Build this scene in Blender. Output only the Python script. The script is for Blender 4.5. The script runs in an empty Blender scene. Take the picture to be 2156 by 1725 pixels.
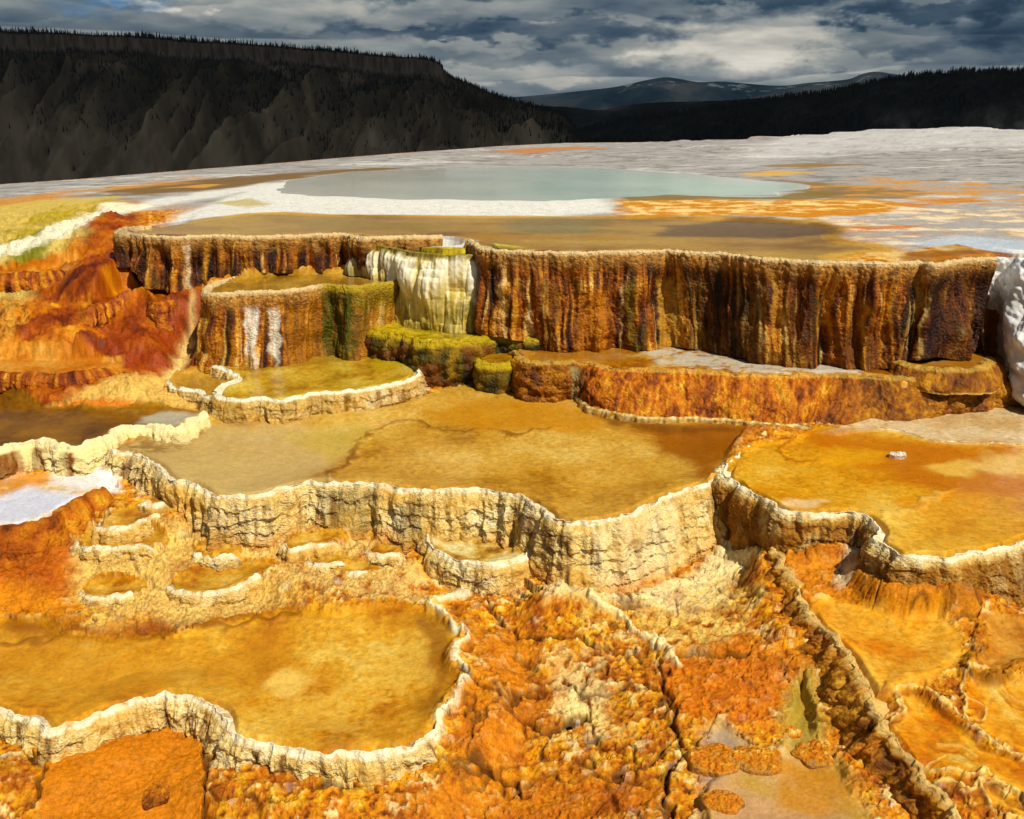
import bpy, math, random
import numpy as np
np.seterr(all='ignore')
random.seed(7)
SC = bpy.context.scene
COL = SC.collection

# ------------------------------------------------------------------ camera
PW, PH, HFOV = 2156.0, 1725.0, math.radians(60)       # frame the outlines were measured in
FPX = PW / 2 / math.tan(HFOV / 2)
CAMZ = 3.0
PITCH = math.atan((PH / 2 - 250.0) / FPX)
cam = bpy.data.cameras.new('camera'); camo = bpy.data.objects.new('camera', cam); COL.objects.link(camo)
cam.sensor_fit = 'HORIZONTAL'; cam.angle = HFOV; cam.clip_start = 0.05; cam.clip_end = 90000
camo.location = (0, 0, CAMZ); camo.rotation_euler = (math.pi / 2 - PITCH, 0, 0)
SC.camera = camo

# ------------------------------------------------------------------ sun and exposure
SUN_EL, SUN_AZ = math.radians(53), math.radians(136)   # azimuth clockwise from +Y
sun = bpy.data.lights.new('sun', 'SUN'); sun.energy = 4.6; sun.angle = math.radians(0.5); sun.color = (1.0, 0.965, 0.89)
suno = bpy.data.objects.new('sun', sun); COL.objects.link(suno)
SV = np.array([math.cos(SUN_EL) * math.sin(SUN_AZ), math.cos(SUN_EL) * math.cos(SUN_AZ), math.sin(SUN_EL)])
from mathutils import Vector
suno.rotation_euler = Vector(SV).to_track_quat('Z', 'Y').to_euler()
SC.view_settings.view_transform = 'Standard'; SC.view_settings.look = 'None'
SC.view_settings.exposure = 0.28; SC.view_settings.gamma = 1.0; SC.view_settings.use_curve_mapping = False
SC.cycles.max_bounces = 6; SC.cycles.transparent_max_bounces = 8; SC.cycles.caustics_reflective = False; SC.cycles.caustics_refractive = False

# ------------------------------------------------------------------ node helpers
class NT:
    def __init__(s, tree): s.t = tree; s.n = tree.nodes; s.l = tree.links
    def new(s, typ, **kw):
        x = s.n.new(typ)
        for k, v in kw.items(): setattr(x, k, v)
        return x
    def put(s, sock, v):
        if hasattr(v, 'is_linked') or isinstance(v, bpy.types.NodeSocket): s.l.new(v, sock)
        else: sock.default_value = v
    def math(s, op, a, b=0.0, c=None, clamp=False):
        x = s.new('ShaderNodeMath', operation=op); x.use_clamp = clamp
        s.put(x.inputs[0], a); s.put(x.inputs[1], b)
        if c is not None: s.put(x.inputs[2], c)
        return x.outputs[0]
    def mix(s, f, a, b, blend='MIX'):
        x = s.new('ShaderNodeMix', data_type='RGBA', blend_type=blend)
        s.put(x.inputs[0], f); s.put(x.inputs[6], a); s.put(x.inputs[7], b)
        return x.outputs[2]
    def ramp(s, f, stops):
        x = s.new('ShaderNodeValToRGB'); e = x.color_ramp.elements
        while len(e) < len(stops): e.new(0.5)
        for k, (p, c) in enumerate(stops): e[k].position = p; e[k].color = c if len(c) == 4 else (*c, 1)
        s.put(x.inputs[0], f); return x.outputs[0]
    def rng(s, v, a, b, c=0.0, d=1.0, smooth=True):
        x = s.new('ShaderNodeMapRange'); x.interpolation_type = 'SMOOTHSTEP' if smooth else 'LINEAR'
        s.put(x.inputs[0], v)
        for k, q in enumerate((a, b, c, d)): x.inputs[1 + k].default_value = q
        return x.outputs[0]
    def noise(s, vec, scale, detail=4, rough=0.5, dist=0.0):
        x = s.new('ShaderNodeTexNoise'); s.put(x.inputs['Vector'], vec)
        x.inputs['Scale'].default_value = scale; x.inputs['Detail'].default_value = detail
        x.inputs['Roughness'].default_value = rough; x.inputs['Distortion'].default_value = dist
        return x.outputs['Fac']

def lin(c, k=1.0):
    c = np.asarray(c, float) / 255.0
    return np.where(c <= 0.04045, c / 12.92, ((c + 0.055) / 1.055) ** 2.4) * k
def alb(*c):
    """picture colour of a lit surface -> reflectance; iron and bacterial hues are deeply saturated"""
    L = lin(c, 0.80)
    if L[0] > L[2]: L = L * np.array([1.0, (L[1] / L[0]) ** 0.02, (L[2] / L[0]) ** 0.42])
    return L

# ------------------------------------------------------------------ world: sky with storm clouds
def build_world():
    w = bpy.data.worlds.new('World'); SC.world = w; w.use_nodes = True
    t = NT(w.node_tree); t.n.clear()
    out = t.new('ShaderNodeOutputWorld')
    sky = t.new('ShaderNodeTexSky', sky_type='NISHITA'); sky.sun_disc = False
    sky.sun_elevation = SUN_EL; sky.sun_rotation = SUN_AZ; sky.altitude = 2000
    bg1 = t.new('ShaderNodeBackground'); t.l.new(sky.outputs[0], bg1.inputs[0]); bg1.inputs[1].default_value = 0.09
    tc = t.new('ShaderNodeTexCoord'); sep = t.new('ShaderNodeSeparateXYZ'); t.l.new(tc.outputs['Generated'], sep.inputs[0])
    az = t.math('ARCTAN2', sep.outputs[0], sep.outputs[1]); el = t.math('ARCSINE', sep.outputs[2])
    U = t.math('MULTIPLY', az, 10.0); V = t.math('MULTIPLY', el, 10.0)
    def vec(u, v, w_=0.0):
        c = t.new('ShaderNodeCombineXYZ'); t.put(c.inputs[0], u); t.put(c.inputs[1], v); t.put(c.inputs[2], w_); return c.outputs[0]
    V3 = t.math('MULTIPLY', V, 2.3)
    Us = t.math('MULTIPLY', U, 0.55); p = vec(Us, V3)
    n1 = t.noise(p, 0.75, 8, 0.5, 0.0)
    n1b = t.noise(vec(Us, t.math('ADD', V3, 0.25)), 0.75, 8, 0.5, 0.0)
    n2 = t.noise(p, 2.6, 7, 0.52, 0.0)
    wob = t.math('MULTIPLY', t.math('SUBTRACT', t.noise(vec(U, V3, 5.0), 1.3, 7, 0.6), 0.5), 2.4)
    wobv = t.math('MULTIPLY', t.math('SUBTRACT', t.noise(vec(U, V3, 9.0), 1.8, 7, 0.6), 0.5), 0.62)
    Uw = t.math('ADD', U, wob); Vw = t.math('ADD', V, wobv)
    def blob(x, y, rx, ry, w_, hard=0.6):
        u0 = math.atan((x - 1078) / FPX / 1.0 * 0.96) * 10; v0 = (250 - y) / FPX * 10 * 1.02
        a = t.math('DIVIDE', t.math('SUBTRACT', Uw, u0), rx / FPX * 10)
        b = t.math('DIVIDE', t.math('SUBTRACT', Vw, v0), ry / FPX * 10)
        d = t.math('SQRT', t.math('ADD', t.math('MULTIPLY', a, a), t.math('MULTIPLY', b, b)))
        return t.math('MULTIPLY', t.rng(d, 1.25, hard, 0, 1), w_)
    blobs = [  # x, y, rx, ry, weight : lit tops (+) and dark bases (-)
        (110, 18, 170, 26, .26), (120, 66, 190, 16, -.10), (520, 20, 160, 14, .06), (560, 62, 220, 34, .20),
        (360, 62, 60, 14, .22), (1000, 14, 260, 20, -.26), (1215, 10, 46, 16, .34), (830, 58, 120, 26, .12),
        (1180, 92, 320, 22, -.24), (860, 96, 180, 14, -.12), (1610, 34, 260, 18, -.22), (1420, 8, 180, 10, .14), (1790, 64, 130, 10, .10),
        (1890, 74, 200, 20, -.34), (1560, 118, 150, 60, .32), (1060, 168, 200, 18, .20), (1000, 120, 130, 10, .10),
        (2120, 100, 130, 56, -.22), (1900, 8, 160, 10, -.18), (2110, 22, 120, 12, .14), (1780, 150, 90, 12, .16), (1240, 150, 160, 18, -.05), (1970, 130, 130, 14, -.10)]
    B = 0.44
    for b in blobs: B = t.math('ADD', B, blob(*b))
    B = t.math('ADD', B, t.math('MULTIPLY', t.math('SUBTRACT', n1, 0.5), 0.45))
    B = t.math('ADD', B, t.math('MULTIPLY', t.math('SUBTRACT', n1, n1b), 1.0))
    B = t.math('ADD', B, t.math('MULTIPLY', t.math('SUBTRACT', n2, 0.5), 0.22))
    w = t.math('ADD', t.math('MULTIPLY', t.math('LOGARITHM', t.math('ADD', V, 0.22), math.e), 3.4), t.math('MULTIPLY', t.math('SUBTRACT', t.noise(vec(Us, V3, 21.0), 0.40, 2, 0.4), 0.5), 4.0))
    w = t.math('ADD', w, t.math('MULTIPLY', t.math('SUBTRACT', n2, 0.5), 0.5))
    ph = t.math('FRACT', w); amp_ = t.rng(t.noise(vec(U, V3, 33.0), 0.6, 3, 0.5), 0.36, 0.62, 0.08, 0.30)
    shp = t.math('SUBTRACT', t.math('MULTIPLY', ph, t.rng(ph, 1.0, 0.9)), 0.42)
    B = t.math('ADD', B, t.math('MULTIPLY', shp, amp_))
    B = t.math('ADD', B, t.math('MULTIPLY', t.rng(V, 0.62, 0.05), 0.10))
    L = lambda *c: tuple(lin(c))
    colr = t.ramp(B, [(0.06, L(38, 58, 76)), (0.24, L(62, 80, 96)), (0.42, L(98, 110, 118)), (0.58, L(134, 140, 140)), (0.75, L(174, 172, 164)), (0.95, L(222, 216, 204))])
    bg2 = t.new('ShaderNodeBackground'); t.l.new(colr, bg2.inputs[0]); bg2.inputs[1].default_value = 1.0
    gap = t.math('ADD', blob(305, 32, 105, 46, 1.0, 0.3), t.math('ADD', blob(420, 4, 120, 10, .8, .3), t.math('MULTIPLY', t.rng(n1, 0.30, 0.22), 0.5)), clamp=True)
    high = t.rng(V, 4.0, 9.0)
    cover = t.math('SUBTRACT', 1.0, t.math('MAXIMUM', gap, t.math('MULTIPLY', high, t.rng(n1, 0.62, 0.42))), clamp=True)
    bgb = t.new('ShaderNodeBackground'); bgb.inputs[0].default_value = (*lin((70, 118, 158)), 1)
    mlow = t.new('ShaderNodeMixShader'); t.put(mlow.inputs[0], t.rng(V, 2.0, 5.0)); t.l.new(bgb.outputs[0], mlow.inputs[1]); t.l.new(bg1.outputs[0], mlow.inputs[2])
    mx = t.new('ShaderNodeMixShader'); t.put(mx.inputs[0], cover); t.l.new(mlow.outputs[0], mx.inputs[1]); t.l.new(bg2.outputs[0], mx.inputs[2])
    t.l.new(mx.outputs[0], out.inputs[0])
build_world()


# ------------------------------------------------------------------ array noise
def _h(ix, iy, s):
    x = ix.astype(np.uint32) * np.uint32(374761393) + iy.astype(np.uint32) * np.uint32(668265263) + np.uint32((s * 2246822519 + 77) & 0xffffffff)
    x = (x ^ (x >> np.uint32(13))) * np.uint32(1274126177)
    x = (x ^ (x >> np.uint32(15))) * np.uint32(2246822519)
    return x ^ (x >> np.uint32(16))
_TAB = np.stack([np.cos(np.arange(256) * 2 * np.pi / 256), np.sin(np.arange(256) * 2 * np.pi / 256)], 1).astype(np.float32)
def perlin(x, y, s=0):
    x = np.asarray(x, np.float32); y = np.asarray(y, np.float32)
    fx = np.floor(x); fy = np.floor(y); ix = fx.astype(np.int64); iy = fy.astype(np.int64)
    dx = x - fx; dy = y - fy
    u = dx * dx * dx * (dx * (dx * 6 - 15) + 10); v = dy * dy * dy * (dy * (dy * 6 - 15) + 10)
    def g(a, b):
        t = _TAB[(_h(ix + a, iy + b, s) & np.uint32(255)).astype(np.int64)]
        return t[..., 0] * (dx - a) + t[..., 1] * (dy - b)
    a = g(0, 0); b = g(1, 0); c = g(0, 1); d = g(1, 1)
    return ((a + u * (b - a)) * (1 - v) + (c + u * (d - c)) * v) * 1.5
def fbm(x, y, s=0, o=4, gain=0.5, lac=2.03):
    r = 0; a = 1.0; n = 0.0
    for k in range(o):
        r = r + a * perlin(x, y, s + k * 17); n += a; a *= gain; x = x * lac + 3.1; y = y * lac + 7.7
    return r / n * 1.25
def worley(x, y, s=0, jit=0.9):
    x = np.asarray(x, np.float32); y = np.asarray(y, np.float32)
    fx = np.floor(x); fy = np.floor(y); ix = fx.astype(np.int64); iy = fy.astype(np.int64)
    f1 = np.full(x.shape, 9, np.float32); f2 = f1.copy(); idd = np.zeros(x.shape, np.float32)
    for a in (-1, 0, 1):
        for b in (-1, 0, 1):
            h = _h(ix + a, iy + b, s)
            px = fx + a + 0.5 + jit * ((h & np.uint32(1023)).astype(np.float32) / 1023 - 0.5)
            py = fy + b + 0.5 + jit * (((h >> np.uint32(10)) & np.uint32(1023)).astype(np.float32) / 1023 - 0.5)
            d = np.hypot(px - x, py - y)
            near = d < f1
            f2 = np.where(near, f1, np.minimum(f2, d))
            idd = np.where(near, ((h >> np.uint32(20)) & np.uint32(1023)).astype(np.float32) / 1023, idd)
            f1 = np.where(near, d, f1)
    return f1, f2, idd
def sst(a, b, x):
    t = np.clip((x - a) / (b - a), 0, 1); return t * t * (3 - 2 * t)
def mixc(c, k, m):
    m = np.asarray(m)[..., None]; return c * (1 - m) + np.asarray(k) * m
def palette(v, stops):
    xs = [a for a, _ in stops]; cs = np.array([b for _, b in stops])
    return np.stack([np.interp(v, xs, cs[:, k]) for k in range(3)], -1)

# ------------------------------------------------------------------ measuring: a picture point at a known height is a place on the ground
CP, SP = math.cos(PITCH), math.sin(PITCH)
def ray(px, py):
    px = np.asarray(px, float); py = np.asarray(py, float)
    a = (px - PW / 2) / FPX; b = -(py - PH / 2) / FPX
    return np.stack([a, CP + b * SP, -SP + b * CP], -1)
def at(px, py, z):
    d = ray(px, py); t = (np.asarray(z, float) - CAMZ) / d[..., 2]
    p = d * t[..., None]; p[..., 2] += CAMZ
    return p
def poly(pts, z):
    a = np.array([q[:2] for q in pts], float); return at(a[:, 0], a[:, 1], z)[:, :2]
def catmull(P, n_per):
    P = np.asarray(P, float); Q = np.vstack([2 * P[0] - P[1], P, 2 * P[-1] - P[-2]])
    out = []
    for k in range(len(P) - 1):
        p0, p1, p2, p3 = Q[k:k + 4]; t = np.linspace(0, 1, n_per, endpoint=False)[:, None]
        out.append(0.5 * (2 * p1 + (p2 - p0) * t + (2 * p0 - 5 * p1 + 4 * p2 - p3) * t ** 2 + (3 * p1 - p0 - 3 * p2 + p3) * t ** 3))
    out.append(P[-1:]); return np.vstack(out)
def sdf(X, Y, P, lim=3.0):
    """signed distance to a polygon, positive inside, clamped to lim"""
    r = np.full(X.shape, -lim, np.float32)
    x0, y0 = P.min(0) - lim; x1, y1 = P.max(0) + lim
    m = (X > x0) & (X < x1) & (Y > y0) & (Y < y1)
    if not m.any(): return r
    x = X[m].astype(np.float32); y = Y[m].astype(np.float32)
    d2 = np.full(x.shape, lim * lim, np.float32); ins = np.zeros(x.shape, bool)
    for k in range(len(P)):
        ax, ay = P[k]; bx, by = P[(k + 1) % len(P)]
        ex, ey = bx - ax, by - ay; L = ex * ex + ey * ey + 1e-12
        t = np.clip(((x - ax) * ex + (y - ay) * ey) / L, 0, 1)
        d2 = np.minimum(d2, (x - ax - t * ex) ** 2 + (y - ay - t * ey) ** 2)
        if abs(by - ay) > 1e-12:
            c = ((ay > y) != (by > y)) & (x < (bx - ax) * (y - ay) / (by - ay) + ax); ins ^= c
    r[m] = np.where(ins, 1, -1) * np.sqrt(d2); return r
def linedist(X, Y, P, lim=1.0):
    r = np.full(X.shape, lim, np.float32)
    x0, y0 = P.min(0) - lim; x1, y1 = P.max(0) + lim
    m = (X > x0) & (X < x1) & (Y > y0) & (Y < y1)
    x = X[m]; y = Y[m]; d2 = np.full(x.shape, lim * lim)
    for k in range(len(P) - 1):
        ax, ay = P[k]; bx, by = P[k + 1]; ex, ey = bx - ax, by - ay; L = ex * ex + ey * ey + 1e-12
        t = np.clip(((x - ax) * ex + (y - ay) * ey) / L, 0, 1)
        d2 = np.minimum(d2, (x - ax - t * ex) ** 2 + (y - ay - t * ey) ** 2)
    r[m] = np.sqrt(d2); return r

# ------------------------------------------------------------------ objects
def link_mesh(name, V, Q, mat, col=None, parent=None, smooth=True):
    V = np.asarray(V, np.float32); Q = np.asarray(Q, np.int32); k = Q.shape[1]
    me = bpy.data.meshes.new(name)
    me.vertices.add(len(V)); me.vertices.foreach_set('co', V.ravel())
    me.loops.add(Q.size); me.loops.foreach_set('vertex_index', Q.ravel())
    me.polygons.add(len(Q)); me.polygons.foreach_set('loop_start', np.arange(len(Q), dtype=np.int32) * k)
    me.polygons.foreach_set('use_smooth', np.full(len(Q), smooth))
    me.update(calc_edges=True)
    if col is not None:
        a = me.color_attributes.new('col', 'FLOAT_COLOR', 'POINT'); a.data.foreach_set('color', np.asarray(col, np.float32).ravel())
    me.materials.append(mat)
    o = bpy.data.objects.new(name, me); COL.objects.link(o)
    if parent: o.parent = parent
    return o
def grid_quads(nr, nc):
    i = np.arange(nr * nc).reshape(nr, nc)
    return np.stack([i[:-1, :-1], i[:-1, 1:], i[1:, 1:], i[1:, :-1]], -1).reshape(-1, 4)
def thing(name, label, cat, group=None):
    o = bpy.data.objects.new(name, None); COL.objects.link(o); o.empty_display_size = 0.2
    o['label'] = label; o['category'] = cat; o['kind'] = 'thing'
    if group: o['group'] = group
    return o
def tag(o, label=None, cat=None, group=None, kind=None):
    for k, v in (('label', label), ('category', cat), ('group', group), ('kind', kind)):
        if v: o[k] = v
    return o

# ------------------------------------------------------------------ materials
def mat_rock(name, bump=0.6, scale=55.0, var=0.35, dry=0.85, wet=0.16, cell=0.0, spec=0.5, bd=0.012, glint=False):
    m = bpy.data.materials.new(name); m.use_nodes = True; t = NT(m.node_tree); t.n.clear()
    out = t.new('ShaderNodeOutputMaterial'); b = t.new('ShaderNodeBsdfPrincipled'); t.l.new(b.outputs[0], out.inputs[0])
    at_ = t.new('ShaderNodeVertexColor', layer_name='col'); tc = t.new('ShaderNodeTexCoord'); P = tc.outputs['Object']
    n = t.noise(P, scale, 6, 0.62); n2 = t.noise(P, scale * 0.22, 4, 0.6)
    n0 = t.noise(P, scale * 2.6, 3, 0.6)
    f = t.math('ADD', t.math('MULTIPLY', t.math('SUBTRACT', n, 0.5), var * 4.0), t.math('ADD', t.math('MULTIPLY', t.math('SUBTRACT', n2, 0.5), var * 1.8), t.math('MULTIPLY', t.math('SUBTRACT', n0, 0.5), var * 2.0)))
    g = t.math('ADD', 1.0, f)
    c = t.new('ShaderNodeVectorMath', operation='SCALE'); t.l.new(at_.outputs[0], c.inputs[0]); t.put(c.inputs[3], g)
    t.l.new(c.outputs[0], b.inputs['Base Color'])
    ro = t.math('ADD', dry, t.math('MULTIPLY', at_.outputs[1], wet - dry))
    t.put(b.inputs['Roughness'], t.math('MULTIPLY', ro, t.rng(n0, 0.36, 0.60, 0.35, 1.25), clamp=True) if glint else ro)
    b.inputs['Specular IOR Level'].default_value = spec
    bp_ = t.new('ShaderNodeBump'); bp_.inputs['Strength'].default_value = bump; bp_.inputs['Distance'].default_value = bd
    hgt = n
    if cell:
        v = t.new('ShaderNodeTexVoronoi'); t.put(v.inputs['Vector'], P); v.inputs['Scale'].default_value = cell
        hgt = t.math('SUBTRACT', n, t.math('MULTIPLY', v.outputs['Distance'], 0.55))
    t.l.new(hgt, bp_.inputs['Height']); t.l.new(bp_.outputs[0], b.inputs['Normal'])
    return m
def mat_water(name, rip=0.10, scale=9.0, tint=(1, 1, 1), milk=0.0, milkc=(0.5, 0.6, 0.55), ior=1.33, sx=1.0):
    m = bpy.data.materials.new(name); m.use_nodes = True; t = NT(m.node_tree); t.n.clear()
    out = t.new('ShaderNodeOutputMaterial')
    tr = t.new('ShaderNodeBsdfTransparent'); tr.inputs[0].default_value = (*tint, 1)
    df = t.new('ShaderNodeBsdfDiffuse'); df.inputs[0].default_value = (*milkc, 1)
    gl = t.new('ShaderNodeBsdfGlossy'); gl.inputs['Roughness'].default_value = 0.03
    fr = t.new('ShaderNodeFresnel'); fr.inputs[0].default_value = ior
    tc = t.new('ShaderNodeTexCoord'); mp = t.new('ShaderNodeMapping'); mp.inputs['Scale'].default_value = (sx, 1, 1); t.l.new(tc.outputs['Object'], mp.inputs[0])
    n = t.noise(mp.outputs[0], scale, 4, 0.55, 0.4)
    bp_ = t.new('ShaderNodeBump'); bp_.inputs['Strength'].default_value = rip; bp_.inputs['Distance'].default_value = 0.03
    t.l.new(n, bp_.inputs['Height'])
    for x in (gl, fr): t.l.new(bp_.outputs[0], x.inputs['Normal'])
    base = tr.outputs[0]
    if milk > 0:
        mm = t.new('ShaderNodeMixShader'); mk = t.math('MULTIPLY', t.rng(t.noise(tc.outputs['Object'], 0.5, 4, 0.6), 0.3, 0.7, 0.6, 1.2), milk, clamp=True)
        t.put(mm.inputs[0], mk); t.l.new(base, mm.inputs[1]); t.l.new(df.outputs[0], mm.inputs[2]); base = mm.outputs[0]
    mx = t.new('ShaderNodeMixShader'); t.l.new(fr.outputs[0], mx.inputs[0]); t.l.new(base, mx.inputs[1]); t.l.new(gl.outputs[0], mx.inputs[2])
    t.l.new(mx.outputs[0], out.inputs[0]); return m
M_GROUND = mat_rock('travertine_ground', 0.8, 42, 0.38, spec=.12)
M_BED = mat_rock('pool_bed', 0.45, 50, 0.22, spec=.06)
M_RIM = mat_rock('rimstone', 0.8, 80, 0.22, dry=0.85, wet=0.25, spec=.2)
M_FLOW = mat_rock('flowstone', 0.9, 60, 0.34, dry=0.8, wet=0.2, cell=42, spec=0.16, bd=0.018, glint=True)
M_DRAPE = mat_rock('drapery', 0.5, 40, 0.16, dry=0.7, wet=0.2)
M_WATER = mat_water('clear_water', 0.14, 10, ior=1.31)
M_UPWATER = mat_water('upper_water', 0.05, 14, sx=0.6, ior=1.10)
M_SPRING = mat_water('milky_water', 0.05, 6, milk=0.25, milkc=tuple(lin((226, 226, 208), .85)), sx=0.7, ior=1.08)

# ------------------------------------------------------------------ outlines of walls: lip x, y, lip z, foot x, y, foot z (None: as deep as the picture shows)
def pairs(rows, z=None, zb=None, flare=0.1):
    out = []
    for r in rows:
        r = list(r)
        if len(r) == 4: lx, ly, bx, by = r; lz, bz = z, zb
        elif len(r) == 6: lx, ly, lz, bx, by, bz = r
        L = at(lx, ly, lz)
        if bz is None:
            d = ray(bx, by); dist = math.hypot(L[0], L[1]) - flare
            bz = CAMZ + dist * d[2] / math.hypot(d[0], d[1])
        out.append((L, at(bx, by, bz)))
    return np.array([o[0] for o in out]), np.array([o[1] for o in out])
Z_UP, Z_DRAPE, Z_PED, Z_YEL, Z_SIDE, Z_GRN, Z_KNOB, Z_SHELF, Z_MID, Z_RIGHT, Z_BROWN, Z_CUP, Z_FORE, Z_WHITE = 1.76, 1.69, 1.36, .68, .62, .93, .75, .82, .50, .54, .55, .20, 0.0, .36
W = {}
W['upleft'] = pairs([(320,480,315,512),(285,481,276,525),(262,483,255,535),(246,488,247,540),(252,494,262,548),(280,496,286,552),(302,498,306,570),(312,500,318,590),(335,501,335,597),(374,502,374,603),(420,500,420,602),(438,499,438,590),(490,500,490,578),(530,501,530,562),(612,499,612,560),(690,496,690,562),(728,496,728,560),(745,500,748,560),(770,503,770,545),(833,501,833,535),(890,501,890,532),(932,500,932,528)], Z_UP, None, .06)
W['upright'] = pairs([(985,508,990,560),(996,514,998,640),(1006,522,1006,684),(1016,527,1014,686),(1034,529,1034,690),(1062,531,1062,694),(1113,533,1115,710),(1150,534,1152,730),(1200,536,1200,734),(1275,534,1275,728),(1336,533,1340,725),(1390,531,1390,722),(1420,532,1423,721),(1450,535,1455,724),(1490,536,1490,731),(1524,538,1530,742),(1560,542,1565,752),(1596,547,1596,758),(1668,552,1668,763),(1722,556,1722,766),(1776,556,1776,768),(1848,558,1848,767),(1908,557,1890,756),(1940,556,1918,746),(1966,560,1945,740),(1990,558,1985,738),(2015,552,2012,742),(2050,549,2045,748),(2095,548,2075,752)], Z_UP, None, .10)
W['drape'] = pairs([(752,508,742,560),(764,513,760,566),(780,516,780,572),(797,518,802,578),(815,521,822,600),(833,524,842,645),(850,528,850,680),(867,531,868,683),(900,534,900,684),(928,536,925,684),(965,537,962,684),(996,537,990,685),(1012,532,1004,685)], Z_DRAPE, None, .10)
W['ped'] = pairs([(500,586,470,680),(470,592,425,720),(448,599,408,745),(433,607,402,758),(429,615,410,765),(438,620,430,770),(470,621,466,771),(510,618,510,766),(545,617,545,759),(578,616,578,758),(636,611,636,749),(663,605,670,742),(690,602,698,740),(741,606,741,741),(792,601,792,740),(822,597,818,738),(836,594,834,730),(838,586,840,712),(818,579,830,690)], Z_PED, None, .12)
W['yel'] = pairs([(452,768,446,778),(470,776,462,790),(500,789,494,800),(492,801,484,812),(464,811,452,832),(454,825,446,858),(461,834,452,876),(480,839,476,882),(510,841,510,886),(551,838,551,888),(592,842,592,888),(629,836,629,887),(673,826,673,881),(714,825,714,875),(758,820,758,869),(792,815,792,865),(833,808,833,858),(863,798,868,849),(880,787,890,828),(884,776,896,815)], Z_YEL, None, .05)
W['side'] = pairs([(392,782,386,788),(372,789,362,800),(358,803,355,815),(367,815,370,831),(391,819,392,840),(420,822,412,852),(432,832,422,860),(450,838,446,864)], Z_SIDE, None, .04)
W['green'] = pairs([(800,684,770,712),(782,692,766,724),(800,698,785,742),(826,701,815,756),(850,706,846,778),(868,714,866,800),(892,720,895,817),(935,721,930,820),(989,718,990,819),(1025,712,1024,815),(1045,709,1042,800),(1098,709,1088,752),(1128,711,1128,738),(1140,704,1150,730)], Z_GRN, None, .05)
W['knob'] = pairs([(1012,746,1002,770),(1002,752,998,800),(1003,761,1001,818),(1015,767,1012,822),(1050,769,1050,824),(1076,766,1078,823),(1087,757,1090,812),(1080,746,1092,790)], Z_KNOB, None, .02)
W['shelf'] = pairs([(1072,738,1080,780),(1084,746,1086,810),(1094,756,1096,828),(1118,765,1120,833),(1166,766,1162,837),(1207,763,1206,833),(1235,764,1226,840),(1262,770,1238,850),(1300,777,1272,860),(1340,779,1318,871),(1380,780,1372,879),(1450,782,1452,881),(1574,789,1562,885),(1668,791,1655,891),(1758,790,1715,898),(1830,793,1830,897),(1900,797,1920,893),(1980,797,2000,880),(2050,790,2085,868),(2110,780,2160,856),(2200,780,2240,850),(2450,782,2480,852),(2750,784,2780,854)], Z_SHELF, .51)
W['mid'] = pairs([(232,946,228,985),(246,951,244,1000),(282,957,276,1020),(326,978,318,1048),(343,998,350,1075),(364,1012,385,1092),(401,1017,408,1105),(439,1040,436,1130),(493,1046,490,1146),(551,1042,552,1148),(585,1032,592,1128),(646,1017,650,1112),(690,1019,690,1110),(758,1018,758,1112),(812,1023,812,1118),(843,1030,845,1140),(928,1033,925,1140),(1006,1031,1000,1140),(1064,1040,1060,1140),(1106,1050,1088,1150),(1120,1062,1104,1165),(1146,1074,1120,1188),(1160,1091,1150,1202),(1207,1101,1205,1226),(1260,1097,1262,1238),(1312,1088,1320,1238),(1353,1072,1372,1222),(1397,1050,1415,1204),(1440,1034,1462,1180),(1480,1022,1505,1150),(1515,1008,1526,1110),(1532,1000,1532,1075)], Z_MID, None, .12)
W['right'] = pairs([(1664,930,1664,932),(1596,931,1592,932),(1568,944,1560,943),(1543,965,1534,964),(1526,984,1516,984),(1522,1000,1512,1001),(1532,1009,1522,1040),(1545,1014,1535,1095),(1560,1030,1552,1128),(1592,1043,1590,1148),(1628,1065,1625,1160),(1654,1078,1650,1160),(1686,1082,1686,1157),(1726,1083,1722,1146),(1776,1080,1776,1140),(1812,1084,1808,1148),(1834,1098,1822,1160),(1846,1113,1828,1178),(1840,1135,1826,1200),(1866,1154,1858,1216),(1895,1171,1890,1227),(1931,1175,1930,1231),(1974,1173,1975,1229),(2006,1175,2008,1231),(2035,1165,2046,1237),(2080,1162,2090,1256),(2136,1150,2150,1284),(2200,1130,2235,1310),(2380,1090,2420,1340),(2650,1085,2700,1345)], Z_RIGHT, None, .06)
W['brown'] = pairs([(-500,985,-500,1030),(-260,972,-260,1018),(-80,960,-80,1005),(0,950,0,998),(34,940,36,993),(68,932,70,990),(102,938,104,991),(136,944,138,993),(163,944,166,991),(204,933,208,985),(232,922,240,955),(252,907,262,932),(289,903,296,922),(326,903,330,918),(367,906,372,918),(398,896,404,910),(420,880,430,895),(438,874,448,885)], Z_BROWN, None, .10)
W['cup'] = pairs([(912,1116,904,1145),(898,1128,882,1180),(902,1148,890,1205),(928,1166,916,1226),(962,1179,956,1245),(1023,1190,1015,1256),(1064,1184,1066,1254),(1091,1179,1095,1236),(1112,1168,1124,1192),(1116,1152,1128,1170)], Z_CUP, None, .05)
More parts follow.
